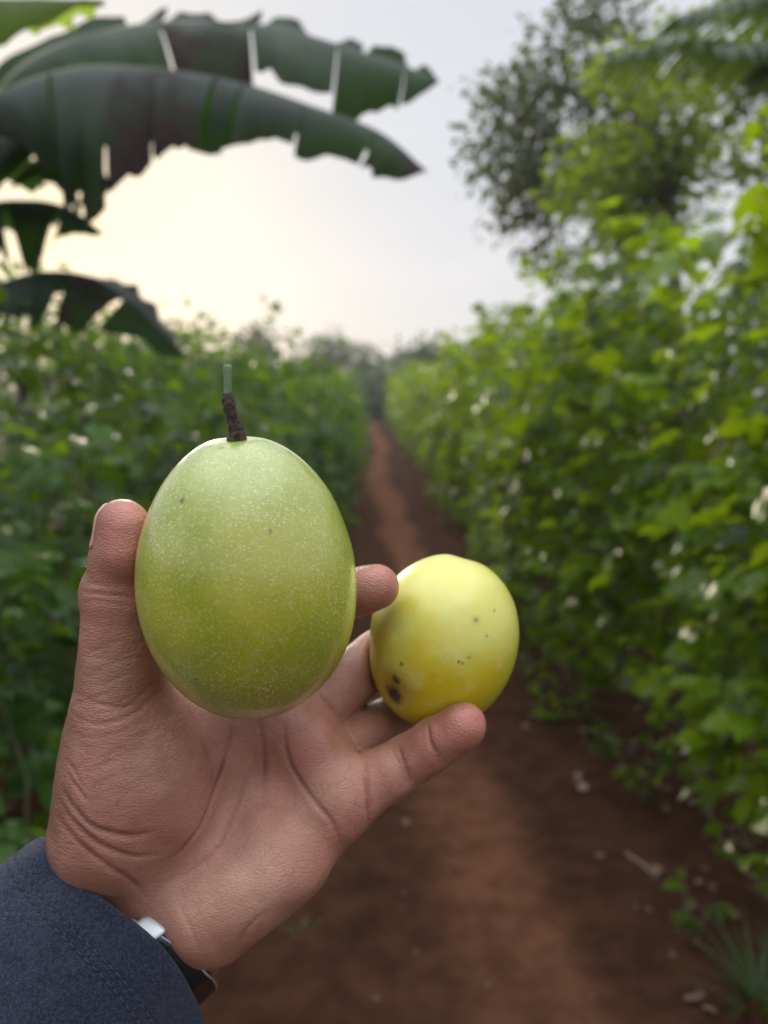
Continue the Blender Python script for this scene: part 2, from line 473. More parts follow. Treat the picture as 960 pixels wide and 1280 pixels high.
# ================================================================== BUILD: person's hand
def build_hand():
    V, Q = surface_nets(hand_sdf, (-180, -215, 205), (60, 14, 372), 1.25)
    V, Q = subdiv(V, Q)
    P = V.astype(np.float32)
    nrm = gradf(hand_sdf, P, .6)
    for _ in range(2):
        P = P-nrm*np.clip(chunked(hand_sdf, P), -1, 1)[:, None]
    front = np.where(nrm[:, 2] < .75)[0]; PF = P[front]
    # creases of the palm and the fingers: grooves pressed into the flesh
    crease = np.zeros(len(P)); disp = np.zeros(len(P))
    L = [([(292, 900), (284, 940), (270, 985), (252, 1030), (228, 1062), (212, 1075)], .9, 1.0),
         ([(323, 900), (330, 935), (331, 965), (328, 996)], .7, .9),
         ([(357, 905), (357, 930), (368, 965), (392, 1000), (415, 1028), (426, 1055)], .95, 1.0),
         ([(318, 950), (304, 985), (292, 1015), (270, 1060), (236, 1090), (206, 1104)], .45, .8),
         ([(250, 925), (262, 950), (268, 985)], .3, .9),
         ([(399, 866), (414, 882), (428, 898)], .6, .9),
         ([(430, 908), (445, 930), (455, 952)], .8, .9),
         ([(456, 948), (458, 980), (460, 1008), (461, 1034)], .9, .9),
         ([(498, 934), (504, 952), (512, 975)], .7, .9), ([(494, 940), (501, 960), (507, 976)], .35, .7),
         ([(535, 908), (538, 926), (546, 944)], .9, .9),
         ([(104, 741), (125, 742), (150, 745), (172, 746)], .5, .8), ([(106, 752), (130, 752), (160, 757)], .25, .7),
         ([(108, 730), (125, 731), (140, 734)], .25, .7),
         ([(90, 862), (120, 878), (160, 882), (195, 848)], .35, .8), ([(88, 890), (120, 905), (165, 893), (200, 862)], .35, .8),
         ([(84, 915), (110, 921), (150, 915), (190, 893)], .2, .7),
         ([(78, 985), (92, 1010), (120, 1035), (160, 1045), (190, 1040)], .9, 1.3),
         ([(76, 1003), (95, 1030), (125, 1055), (165, 1070), (195, 1068)], .9, 1.3),
         ([(72, 1022), (100, 1055), (135, 1082), (165, 1102), (180, 1118)], .7, 1.2),
         ([(86, 968), (100, 990), (112, 1003)], .6, 1.0), ([(83, 950), (95, 968), (104, 985)], .5, 1.0),
         ([(222, 1128), (240, 1160), (252, 1195)], .25, 1.0),
         ([(330, 1140), (318, 1150), (304, 1168), (300, 1180)], .35, 1.1)]
    rng = np.random.RandomState(4)
    for _ in range(26):           # short fine lines across the thumb and the ball of the thumb
        x, y = rng.uniform(95, 185), rng.uniform(800, 985); l = rng.uniform(14, 40); a = rng.normal(-.45, .2)
        L.append(([(x-l*math.cos(a), y-l*math.sin(a)), (x, y+rng.normal(0, 2)), (x+l*math.cos(a), y+l*math.sin(a))], rng.uniform(.08, .2), .6))
    for _ in range(22):           # and down the palm
        x, y = rng.uniform(230, 420), rng.uniform(930, 1150); l = rng.uniform(10, 34); a = rng.normal(-1.1, .5)
        L.append(([(x-l*math.cos(a), y-l*math.sin(a)), (x, y+rng.normal(0, 2)), (x+l*math.cos(a), y+l*math.sin(a))], rng.uniform(.05, .14), .6))
    for pts, dep, wid in L:
        n = max(8, int(3*len(pts)))
        sp2 = spline(np.array(pts, float), n)
        S = [surf_point(x, y, hand_sdf) for x, y in sp2]; S = [s for s in S if s is not None]
        for i, (a, b) in enumerate(zip(S[:-1], S[1:])):
            if np.linalg.norm(a-b) > 14 or np.linalg.norm(a-b) < 1e-3: continue
            ii = front[np.abs(PF[:, 0]-(a[0]+b[0])/2) < abs(a[0]-b[0])/2+5]; ii = ii[np.abs(P[ii, 1]-(a[1]+b[1])/2) < abs(a[1]-b[1])/2+5]
            if len(ii) == 0: continue
            d = seg_dist(P[ii], a, b)
            u = (i+.5)/(len(S)-1); fade = min(1, 3.2*u, 3.2*(1-u))*.8+.2
            w = np.exp(-(d/wid)**2)*dep*fade
            disp[ii] = np.maximum(disp[ii], w)
            crease[ii] = np.maximum(crease[ii], np.exp(-(d/(wid*.75))**2)*min(1, dep*1.1)*fade)
    low = vnoise(P/9, 3)*.35+vnoise(P/4, 5)*.16
    P = P-nrm*(disp*1.15)[:, None]+nrm*low[:, None]*.7
    px = P[:, 0]/P[:, 2]*FPX+480; py = 640-P[:, 1]/P[:, 2]*FPX
    ss = lambda x, a, b: (lambda t: t*t*(3-2*t))(np.clip((x-a)/(b-a), 0, 1))
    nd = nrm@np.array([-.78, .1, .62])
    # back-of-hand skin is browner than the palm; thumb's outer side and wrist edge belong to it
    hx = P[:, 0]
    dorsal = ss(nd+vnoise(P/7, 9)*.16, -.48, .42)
    T = {k: v[-1][0] for k, v in FINGERS.items()}
    red = np.zeros(len(P))
    for k, c in T.items(): red = np.maximum(red, np.exp(-(np.linalg.norm(P-c, axis=1)/17)**2))
    for c, r, a in ((J(405, 960, 275), 16, .5), (J(185, 985, 255), 16, .25), (J(300, 1090, 262), 14, .3)):
        red = np.maximum(red, a*np.exp(-(np.linalg.norm(P-c, axis=1)/r)**2))
    pale = np.zeros(len(P))
    for c, r, a in ((J(305, 1100, 258), 17, 1), (J(240, 1130, 262), 13, .6), (J(190, 965, 250), 13, .55), (J(435, 985, 270), 9, .6), (J(150, 800, 245), 12, .3)):
        pale = np.maximum(pale, a*np.exp(-(np.linalg.norm(P-c, axis=1)/r)**2))
    wr = np.maximum(np.exp(-(np.linalg.norm(P-J(95, 1000, 272), axis=1)/22)**2), .6*np.exp(-(np.linalg.norm(P-J(130, 850, 255), axis=1)/26)**2))
    wr = np.maximum(wr, .5*np.exp(-(np.linalg.norm(P-J(150, 1090, 268), axis=1)/20)**2))
    org = to_world(J(250, 1000, 280)/1000)
    W = to_world(P/1000)-org
    me = mesh_np('person', W, Q)
    attr(me, 'crease', crease); attr(me, 'dorsal', dorsal); attr(me, 'red', red); attr(me, 'pale', pale*(1+.5*vnoise(P/6, 15))); attr(me, 'wrinkle', wr)
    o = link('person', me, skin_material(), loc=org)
    tag(o, 'outstretched open left hand in a navy sleeve holding two passion fruits above the path', 'person')
    # finger nails
    nail_m = simple('nail', (.55, .30, .24), .28, nscale=300, var=.12)
    spec = {'thumb': (np.array([-.97, .08, .14]), 1.12, 6.6, 6.8), 'index': (np.array([.1, .1, 1]), .9, 5.6, 5.8), 'middle': (np.array([-.1, .3, 1]), .9, 5.6, 5.8),
            'ring': (np.array([-.1, .2, 1]), .9, 5.4, 5.6), 'pinky': (np.array([.1, -.35, 1]), .9, 4.6, 5.0)}
    for k, (nd_, up_, hw, hl) in spec.items():
        a = FINGERS[k][-2][0]; b = FINGERS[k][-1][0]; r = FINGERS[k][-1][1]
        ax = (b-a)/np.linalg.norm(b-a); nn = nd_-ax*(nd_@ax); nn /= np.linalg.norm(nn); sd = np.cross(ax, nn)
        us = np.linspace(-1, 1, 11); vs = np.linspace(-1, 1, 11); pts = []
        for v in vs:
            for u in us:
                w = hw*(1-.12*max(v, 0)**2)
                ang = u*w/r*.95
                dirn = nn*math.cos(ang)+sd*math.sin(ang)
                l = v*hl*(1-.10*u*u if v > 0 else 1-.05*u*u)
                pts.append((b+ax*(l-.5), dirn))
        B = np.array([p for p, _ in pts], np.float32); D = np.array([d for _, d in pts], np.float32)
        t = np.zeros(len(B)); 
        for _ in range(30): t += chunked(hand_sdf, B+D*t[:, None].astype(np.float32))*-.9*1.0
        t = np.clip(t, 4, 13)
        top = B+D*(t+.38)[:, None]; bot = B+D*(t-.5)[:, None]
        n = 11; i, j = np.meshgrid(np.arange(n-1), np.arange(n-1), indexing='ij'); i = i.ravel(); j = j.ravel()
        f = np.stack([i*n+j, i*n+j+1, (i+1)*n+j+1, (i+1)*n+j], 1)
        rim = [(i2, 0) for i2 in range(n)]+[(n-1, j2) for j2 in range(1, n)]+[(i2, n-1) for i2 in range(n-2, -1, -1)]+[(0, j2) for j2 in range(n-2, 0, -1)]
        rim = [a_*n+b_ for a_, b_ in rim]; m2 = n*n
        F = list(f)+[(q[3]+m2, q[2]+m2, q[1]+m2, q[0]+m2) for q in f]
        F += [(rim[q], rim[(q+1) % len(rim)], rim[(q+1) % len(rim)]+m2, rim[q]+m2) for q in range(len(rim))]
        nm = mesh_np('nail', to_world(np.vstack([top, bot])/1000)-org, np.array(F))
        no = link('nail', nm, nail_m, parent=o)
        if k == 'thumb': no['label'] = 'thumb nail seen edge on'
    return o, org

person, HORG = build_hand()

# ---- sleeve (clothing: a part of the person) with its stitched hem
def build_sleeve():
    # axis in camera mm: from cuff towards the elbow
    A = J(180, 1146, 283); B = J(-116, 1374, 250)
    ax = B-A; Ln = np.linalg.norm(ax); ax = ax/Ln
    Ltot = 260.0
    s = J(245, 1290, 276)-J(45, 1060, 282); s = s-ax*(s@ax); s /= np.linalg.norm(s)   # across the cuff
    t = np.cross(ax, s); 
    if t[2] > 0: t = -t                                                               # t towards the camera
    n = 220; m = 150
    th = np.arange(n)*2*math.pi/n
    zs = np.concatenate([np.linspace(0, 60, 90), np.linspace(60, Ltot, m-90+1)[1:]])
    dd = np.cos(th)[:, None]*s+np.sin(th)[:, None]*t
    wr = []                       # how far the wrist and strap reach, so that the cloth goes round them
    for z in (14.0, 30.0):
        r_ = np.full(n, 12.0); c = (A+ax*z).astype(np.float32)
        for _ in range(60): r_ = r_-chunked(hand_raw, (c+dd*r_[:, None]).astype(np.float32))*.8
        wr.append(r_)
    wr = np.max(wr, axis=0)+3.0; kk = np.hanning(33); kk /= kk.sum()
    wr = np.convolve(np.concatenate([wr[-16:], wr, wr[:16]]), kk, 'valid')
    global SLEEVE_R
    _el = 42*29/np.sqrt((29*np.cos(th))**2+(42*np.sin(th))**2); SLEEVE_R = (np.append(th, 2*math.pi), np.append(smax(_el, wr, 6.0), smax(_el, wr, 6.0)[0]))
    def ring(z, off=0.0):
        a = 42.0+z*.055+off; b = 29.0+z*.07+off
        c = A+ax*z
        el = a*b/np.sqrt((b*np.cos(th))**2+(a*np.sin(th))**2)
        return c+dd*(smax(el, wr+off, 6.0) if z < 45 else smax(el, (wr+off)*(1-(z-45)/260), 6.0))[:, None]
        # cuff is slightly cupped: the camera side reaches further up the wrist
        Pn = c+np.cos(th)[:, None]*s*a+np.sin(th)[:, None]*t*b
        return Pn
    rows = []
    # inner lining rolled in, hem lip, outer cloth
    prof = [(34, -2.6), (20, -2.4), (8, -2.2), (2, -2.0), (.3, -1.5), (-.4, -.6), (-.2, .2), (.6, .8), (2, 1.1)]
    for z, off in prof: rows.append((z, off))
    for z in zs[zs > 3]: rows.append((z, 1.1+.35*math.exp(-((z-8)/4)**2)-.55*math.exp(-((z-13.2)/.8)**2)-.55*math.exp(-((z-17.0)/.8)**2)))
    V = np.array([ring(z, off) for z, off in rows])
    Z = np.array([z for z, _ in rows])
    # folds of soft cloth
    q = V.reshape(-1, 3)
    rad = q-(A+((q-A)@ax)[:, None]*ax); rad /= np.linalg.norm(rad, axis=1)[:, None]
    amt = np.clip(np.repeat(Z, n)/60, .12, 1)
    loc = np.stack([(q-A)@ax/34, (q-A)@s/26, (q-A)@t/26], 1)
    q = q+rad*(vnoise(loc, 11)*4.2*amt+vnoise(loc*2.3, 12)*1.4*amt+vnoise(loc*9, 13)*.25)[:, None]
    # the hem waves a little along the arm
    ang = np.tile(th, len(rows))
    q = q+ax*((8-7*np.cos(ang)-8*np.sin(ang)+.7*np.sin(ang*3+1))*np.exp(-np.repeat(np.maximum(Z, 0), n)/60))[:, None]
    V = q.reshape(len(rows), n, 3)
    mm = len(rows)
    i, j = np.meshgrid(np.arange(mm-1), np.arange(n), indexing='ij'); i = i.ravel(); j = j.ravel()
    F = np.stack([i*n+j, i*n+(j+1) % n, (i+1)*n+(j+1) % n, (i+1)*n+j], 1)
    Vf = np.vstack([V.reshape(-1, 3), A+ax*(Ltot+4)]); k = np.arange(n)
    F3 = np.stack([np.full(n, mm*n), (mm-1)*n+(k+1) % n, (mm-1)*n+k], 1)
    me = mesh_np('sleeve', to_world(Vf/1000)-HORG, F[:, ::-1], F3)
    so = link('sleeve', me, fleece_material(), parent=person); so['label'] = 'navy fleece sleeve with a stitched cuff'
    # stitches sit in the two seams
    st = MB()
    for z0 in (13.2, 17.0):
        r = int(np.argmin(np.abs(Z-z0)))
        Rg = V[r]; seg = np.linalg.norm(np.roll(Rg, -1, 0)-Rg, axis=1); cum = np.concatenate([[0], np.cumsum(seg)]); tot = cum[-1]
        cl = np.vstack([Rg, Rg[:1]])
        for u in np.arange(0, tot, 3.4):
            us = np.array([u, u+.6, u+1.2, u+1.8, u+2.4])
            P = np.stack([np.interp(us % tot, cum, cl[:, c]) for c in range(3)], 1)
            cen = A+((P-A)@ax)[:, None]*ax; rd = P-cen; rd /= np.linalg.norm(rd, axis=1)[:, None]
            P = P+rd*np.array([-.1, .3, .38, .3, -.1])[:, None]
            st.tube(to_world(P/1000), .00042, 5)
    link('stitching', st.mesh('stitching', HORG), simple('thread', (.022, .031, .056), .85, nscale=2000), parent=so)
    return A, ax, s, t
SA, SAX, SS, STT = build_sleeve()

# ---- wrist strap with clasp
def build_watch():
    # ring around the wrist just above the cuff
    W_r, W_u = J(106, 1090, 288), J(203, 1180, 290); E_r = J(-30, 1230, 272); E_u = J(75, 1330, 276)
    c0 = SA+SAX*2.0
    ax = SAX; s = SS; t = STT
    ths = np.linspace(0, 2*math.pi, 161)[:-1]
    def wrist_r(th, z):
        d = np.cos(th)[:, None]*s+np.sin(th)[:, None]*t
        c = (c0+ax*(z+8.5-13*np.cos(th)-5.5*np.sin(th))[:, None]).astype(np.float32); r = np.full(len(th), 10.0)
        for _ in range(60):
            f = chunked(hand_raw, (c+d*r[:, None]).astype(np.float32)); r = r-f*.8
        return c, d, r
    cs = [-5.5, -5.2, -4.2, -2, 0, 2, 4.2, 5.2, 5.5]; rows = []
    rmax = None
    base = np.max([wrist_r(ths, z)[2] for z in (-5, 0, 5)], axis=0)
    k = np.ones(15)/15; base = np.convolve(np.concatenate([base[-7:], base, base[:7]]), k, 'valid')
    base = np.minimum(base, np.interp(ths, *SLEEVE_R)-6.2)
    prof = [(-5.6, .5), (-5.9, 1.2), (-5.6, 2.0), (-4.9, 2.35), (-4.2, 2.25), (0, 2.45), (4.2, 2.25), (4.9, 2.35), (5.6, 2.0), (5.9, 1.2), (5.6, .5)]
    d = np.cos(ths)[:, None]*s+np.sin(ths)[:, None]*t
    tz = 8.5-13*np.cos(ths)-5.5*np.sin(ths)
    for z, h in prof: rows.append(c0+ax*(z+tz)[:, None]+d*(base+h)[:, None])
    V = np.concatenate(rows); n = len(ths); m = len(prof)
    i, j = np.meshgrid(np.arange(m), np.arange(n), indexing='ij'); i = i.ravel(); j = j.ravel()
    F = np.stack([i*n+j, i*n+(j+1) % n, ((i+1) % m)*n+(j+1) % n, ((i+1) % m)*n+j], 1)
    org = to_world(c0/1000)
    root = thing('wrist_strap', org, 'thin black strap with a small silver clasp round the wrist', 'wrist strap')
    link('strap', mesh_np('strap', to_world(V/1000)-org, F), simple('black_rubber', (.008, .009, .012), .38, nscale=500, var=.2, bump=.0002), parent=root)
    # pale edging line along the strap's rim
    eg = MB()
    for zz in (-5.6,):
        L_ = c0+ax*(zz+tz)[:, None]+d*(base+2.05)[:, None]
        eg.tube(to_world(np.vstack([L_, L_[:1]])/1000), .00035, 6, cap=False)
    link('edging', eg.mesh('edging', org), simple('grey_edge', (.32, .34, .38), .35), parent=root)
    # clasp: a bent rounded metal plate over the strap
    def clasp(thc, half, zw, h0, h1):
        us = np.linspace(thc-half, thc+half, 13); Vt = []; 
        dd = np.cos(us)[:, None]*s+np.sin(us)[:, None]*t
        bb = np.interp(us % (2*math.pi), np.append(ths, 2*math.pi), np.append(base, base[0]))
        pr = [(-zw, h0), (-zw*1.04, (h0+h1)/2), (-zw*.96, h1), (-zw*.8, h1+.25), (0, h1+.4), (zw*.8, h1+.25), (zw*.96, h1), (zw*1.04, (h0+h1)/2), (zw, h0)]
        taper = 1-.25*np.abs(np.linspace(-1, 1, 13))**6
        rr = []
        for z, h in pr: rr.append(c0+ax*(z*taper-3.5+8.5-13*np.cos(us)-5.5*np.sin(us))[:, None]+dd*(bb+h*np.where(np.abs(np.linspace(-1, 1, 13)) > .99, .8, 1))[:, None])
        Vc = np.concatenate(rr); n2 = 13; m2 = len(pr)
        i, j = np.meshgrid(np.arange(m2), np.arange(n2-1), indexing='ij'); i = i.ravel(); j = j.ravel()
        Fc = [tuple(x) for x in np.stack([i*n2+j, i*n2+j+1, ((i+1) % m2)*n2+j+1, ((i+1) % m2)*n2+j], 1)]
        c = len(Vc); Vc = np.vstack([Vc, Vc[0::n2].mean(0), Vc[n2-1::n2].mean(0)])
        F3 = [(c, k2*n2, ((k2+1) % m2)*n2) for k2 in range(m2)]+[(c+1, ((k2+1) % m2)*n2+n2-1, k2*n2+n2-1) for k2 in range(m2)]
        return mesh_np('clasp', to_world(Vc/1000)-org, np.array(Fc), np.array(F3), True)
    link('clasp', clasp(CLASP_TH, .17, 5.2, 1.2, 3.2), simple('brushed_steel', (.62, .68, .72), .34, .25, nscale=800, var=.1), parent=root)
CLASP_TH = 1.5
build_watch()

# ================================================================== BUILD: fruits
def fruit_mesh(name, C, M, L, W, kind, dents=(), scars=(), halos=()):
    nt, npn = 200, 260
    t = np.linspace(0, math.pi, nt)[1:-1]; ph = np.arange(npn)*2*math.pi/npn
    T, Ph = np.meshgrid(t, ph, indexing='ij')
    k = np.cos(T)
    w = W*(1-.05*k) if kind == 'g' else W*(1+.03*k)
    x = w*np.sin(T)*np.cos(Ph); y = w*np.sin(T)*np.sin(Ph); z = L*k
    V = np.stack([x, y, z], -1).reshape(-1, 3)
    V = np.vstack([V, [0, 0, L], [0, 0, -L]])
    q = V/np.linalg.norm(V, axis=1)[:, None]
    V = V*(1+.010*vnoise(q*1.6+5, 21)+.004*vnoise(q*4, 22))[:, None]
    # slight dimple at the two ends
    e = np.arccos(np.clip(q[:, 2], -1, 1))
    V[:, 2] -= 1.3*np.exp(-(e/.13)**2); V[:, 2] += .5*np.exp(-((math.pi-e)/.16)**2)
    for c, r, dep in dents:
        c = np.asarray(c, float); c = c/np.linalg.norm(c)
        d = np.arccos(np.clip(q@c, -1, 1)); V = V-q*(dep*np.exp(-(d/r)**2))[:, None]
    sc = np.zeros(len(V)); ha = np.zeros(len(V))
    for c, r, a in scars:
        c = np.asarray(c, float); c = c/np.linalg.norm(c); d = np.arccos(np.clip(q@c, -1, 1))*(1+.22*vnoise(q*26, 33))
        sc = np.maximum(sc, a*np.clip((r-d)/(.7*r)+.45, 0, 1)**1.3)
    for c, r, a in halos:
        c = np.asarray(c, float); c = c/np.linalg.norm(c); d = np.arccos(np.clip(q@c, -1, 1)); ha = np.maximum(ha, a*np.exp(-(d/r)**2))
    m = nt-2; n = npn
    i, j = np.meshgrid(np.arange(m-1), np.arange(n), indexing='ij'); i = i.ravel(); j = j.ravel()
    F = np.stack([i*n+j, (i+1)*n+j, (i+1)*n+(j+1) % n, i*n+(j+1) % n], 1); k = np.arange(n)
    F3 = np.concatenate([np.stack([np.full(n, m*n), k, (k+1) % n], 1), np.stack([np.full(n, m*n+1), (m-1)*n+(k+1) % n, (m-1)*n+k], 1)])
    Wd = (to_world((V@M.T.astype(float))/1000)-CAM)
    me = mesh_np(name, Wd, F, F3)
    attr(me, 'scar', sc); attr(me, 'halo', ha)
    return me
def local_dir(px, py, C, M, L, W, kind):
    """direction from the fruit's centre to the surface point seen at a pixel"""
    for d in np.arange(190, 345, .25):
        p = cam_pt(px, py, d)[None].astype(np.float32)
        if fruit_sdf(p, C, M, L, W, kind)[0] < 0: return ((p[0]-C)@M)
    return ((cam_pt(px, py, C[2])-C)@M)

gd = lambda x, y: local_dir(x, y, GREEN_C, GREEN_M, GREEN_L, GREEN_W, 'g')
yd = lambda x, y: local_dir(x, y, YEL_C, YEL_M, YEL_L, YEL_W, 'y')
GO = to_world(GREEN_C/1000); YO = to_world(YEL_C/1000)
g_me = fruit_mesh('passion_fruit', GREEN_C, GREEN_M, GREEN_L, GREEN_W, 'g',
    scars=[(gd(228, 627), .022, .85), (gd(338, 664), .012, .8), (gd(236, 571), .03, .7), (gd(276, 560), .025, .6), (gd(244, 849), .014, .6), (gd(362, 566), .02, .5), (gd(175, 690), .012, .6)])
g_fruit = link('passion_fruit', g_me, green_fruit_material(), loc=GO)
tag(g_fruit, 'large speckled green passion fruit with a cut stalk resting in the palm', 'passion fruit', 'passion fruits in the hand')
y_me = fruit_mesh('passion_fruit', YEL_C, YEL_M, YEL_L, YEL_W, 'y',
    dents=[(yd(492, 862), .20, 1.1), (yd(460, 805), .25, 1.2), (yd(560, 720), .3, .5)],
    scars=[(yd(491, 870), .125, .97), (yd(493, 851), .07, .85), (yd(484, 862), .06, .6), (yd(502, 830), .03, .7), (yd(460, 806), .06, .8), (yd(595, 775), .022, .7), (yd(608, 795), .02, .6), (yd(586, 822), .02, .6), (yd(578, 829), .02, .6), (yd(618, 763), .018, .7)],
    halos=[(yd(492, 862), .24, .85), (yd(460, 806), .2, .5), (yd(595, 775), .05, .5)])
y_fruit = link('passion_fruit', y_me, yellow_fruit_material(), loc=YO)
tag(y_fruit, 'smaller ripe yellow passion fruit with dark scars held between the fingertips', 'passion fruit', 'passion fruits in the hand')

def build_stem():
    rng = np.random.RandomState(8)
    top = GREEN_C+GREEN_M[:, 2]*(GREEN_L-1.4)
    dz = GREEN_C[2]-12.0
    P = spline([top+np.array([0, -1, 0]), J(296, 541, dz), J(291, 522, dz-.5), J(286, 505, dz-1), J(284, 492, dz-1)], 40)
    n = 26; V = []; th = np.arange(n)*2*math.pi/n
    rad = np.interp(np.linspace(0, 1, 40), [0, .1, .3, .6, .85, 1], [3.5, 2.9, 2.05, 1.8, 1.95, 1.5])
    T = np.gradient(P, axis=0); T /= np.linalg.norm(T, axis=1)[:, None]
    for i in range(40):
        a = np.cross(T[i], [0, 0, 1.0]); a /= np.linalg.norm(a); b = np.cross(T[i], a)
        dirs = np.cos(th)[:, None]*a+np.sin(th)[:, None]*b
        q = P[i]+dirs*rad[i]
        r = rad[i]*(1+.17*vnoise(q/1.1, 41)+.10*vnoise(q/.5, 42))
        V.append(P[i]+dirs*r[:, None])
    V = np.concatenate(V); m = 40
    i, j = np.meshgrid(np.arange(m-1), np.arange(n), indexing='ij'); i = i.ravel(); j = j.ravel()
    F = np.stack([i*n+j, i*n+(j+1) % n, (i+1)*n+(j+1) % n, (i+1)*n+j], 1)
    V = np.vstack([V, P[-1]]); k = np.arange(n); F3 = np.stack([np.full(n, m*n), (m-1)*n+k, (m-1)*n+(k+1) % n], 1)
    N = NT('withered_stalk'); co = N.obj(); ns = N.noise(co, 700, 4, .7)
    col = N.rgb(N.ramp(ns, .35, .65), (.012, .008, .006), (.075, .05, .035)); col = N.rgb(N.ramp(N.noise(co, 1500, 2), .66, .74), col, (.35, .31, .27))
    m_dry = N.done(N.bsdf(Base__Color=col, Roughness=.9, Normal=N.bump(ns, .0008)).outputs[0])
    st = link('stem', mesh_np('stem', to_world(V/1000)-GO, F[:, ::-1], F3[:, ::-1]), m_dry, parent=g_fruit); st['label'] = 'withered dark collar of the stalk'
    mb = MB(); Pg = spline([J(284.5, 496, dz-1), J(285, 478, dz-1), J(284.5, 456.5, dz-1)], 14)
    mb.tube(to_world(Pg/1000), np.interp(np.linspace(0, 1, 14), [0, .15, .9, 1], [1.25, 1.18, 1.32, 1.1])/1000, 16)
    sk = link('stalk', mb.mesh('stalk', GO), simple('green_stalk', (.10, .17, .075), .5, nscale=500, var=.25, bump=.0002), parent=g_fruit); sk['label'] = 'cut green end of the stalk'
build_stem()
for k, (x, y, w) in enumerate(((235, 574, 1.1),)):   # a bit of dried flower left at the shoulder
    pass
# ================================================================== BACKGROUND
rng = np.random.RandomState(17)

# ---- leaf templates: (verts x across, y along, z up), quads, tris
def tmpl(half, mid, quads, tris):
    """mirror half-outline points; index: mid i -> ('m', i), right -> ('r', i), left -> ('l', i)"""
    V = list(mid)+[(x, y, z) for x, y, z in half]+[(-x, y, z) for x, y, z in half]
    nm, nh = len(mid), len(half)
    def ix(k, side): return k[1] if k[0] == 'm' else nm+k[1]+(nh if side else 0)
    Q = []; T = []
    for q in quads:
        Q.append([ix(k, 0) for k in q]); Q.append([ix(k, 1) for k in q][::-1])
    for t in tris:
        T.append([ix(k, 0) for k in t]); T.append([ix(k, 1) for k in t][::-1])
    return np.array(V, float), np.array(Q, int).reshape(-1, 4), np.array(T, int).reshape(-1, 3)
m = lambda i: ('m', i); r = lambda i: ('r', i)
VINE = tmpl([(.20, -.03, .02), (.47, .40, -.05), (.23, .47, .05), (.25, .74, .02)], [(0, 0, 0), (0, .42, -.01), (0, .75, -.03), (0, 1, -.14)],
            [(m(0), r(0), r(1), m(1)), (m(1), r(2), r(3), m(2))], [(m(1), r(1), r(2)), (m(2), r(3), m(3))])
OVAL = tmpl([(.24, .22, .05), (.30, .52, .05), (.18, .80, .0)], [(0, 0, 0), (0, .28, -.01), (0, .55, -.02), (0, .82, -.06), (0, 1, -.14)],
            [(m(1), r(0), r(1), m(2)), (m(2), r(1), r(2), m(3))], [(m(0), r(0), m(1)), (m(3), r(2), m(4))])
DIAM = tmpl([(.30, .45, .04)], [(0, 0, 0), (0, 1, -.06)], [], [(m(0), r(0), m(1))])

def leaves(P, D, Nn, S, T, droop=None):
    """vectorised leaves: base P, tip direction D, face normal Nn, size S -> V, Q, F3"""
    P, D, Nn, S = map(np.asarray, (P, D, Nn, S))
    D = D/(np.linalg.norm(D, axis=1)[:, None]+1e-9)
    X = np.cross(D, Nn); X /= np.linalg.norm(X, axis=1)[:, None]+1e-9
    Z = np.cross(X, D)
    V0, Q0, T0 = T
    k = len(V0); n = len(P)
    V = P[:, None]+S[:, None, None]*(V0[None, :, 0, None]*X[:, None]+V0[None, :, 1, None]*D[:, None]+V0[None, :, 2, None]*Z[:, None])
    off = (np.arange(n)*k)[:, None, None]
    return V.reshape(-1, 3), (Q0[None]+off).reshape(-1, 4) if len(Q0) else np.zeros((0, 4), int), (T0[None]+off).reshape(-1, 3)
def leaf_mesh(name, sets, origin):
    Vs, Qs, Ts = [], [], []; n = 0
    for V, Q, T in sets:
        Vs.append(V); Qs.append(Q+n); Ts.append(T+n); n += len(V)
    return mesh_np(name, np.concatenate(Vs)-np.asarray(origin), np.concatenate(Qs), np.concatenate(Ts), False)
def rand_dirs(n, rg): d = rg.normal(size=(n, 3)); return d/np.linalg.norm(d, axis=1)[:, None]

# ---- materials
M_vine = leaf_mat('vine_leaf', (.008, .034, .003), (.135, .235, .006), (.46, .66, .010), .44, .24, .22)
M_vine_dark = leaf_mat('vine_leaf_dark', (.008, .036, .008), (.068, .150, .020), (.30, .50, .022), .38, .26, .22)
M_tree_dark = leaf_mat('dark_tree_leaf', (.018, .042, .008), (.060, .095, .016), (.20, .27, .02), .25, .55, .2)
M_tree_green = leaf_mat('green_tree_leaf', (.018, .055, .005), (.11, .20, .012), (.42, .58, .02), .45, .35, .2)
M_far = leaf_mat('far_leaf', (.03, .055, .02), (.075, .105, .03), (.16, .22, .05), .3, .6)
M_grass = leaf_mat('grass_blade', (.03, .07, .012), (.09, .14, .03), (.2, .28, .03), .35, .45)
M_stem = simple('vine_stem', (.075, .085, .03), .7, nscale=30, var=.4)
M_bark = bark_mat('bark', (.035, .026, .018), (.11, .085, .06))
M_palm = leaf_mat('palm_leaflet', (.012, .036, .006), (.045, .095, .012), (.14, .22, .02), .3, .5, .25)
M_dry = leaf_mat('dry_leaf', (.10, .065, .04), (.26, .18, .12), (.16, .10, .05), .2, .8)

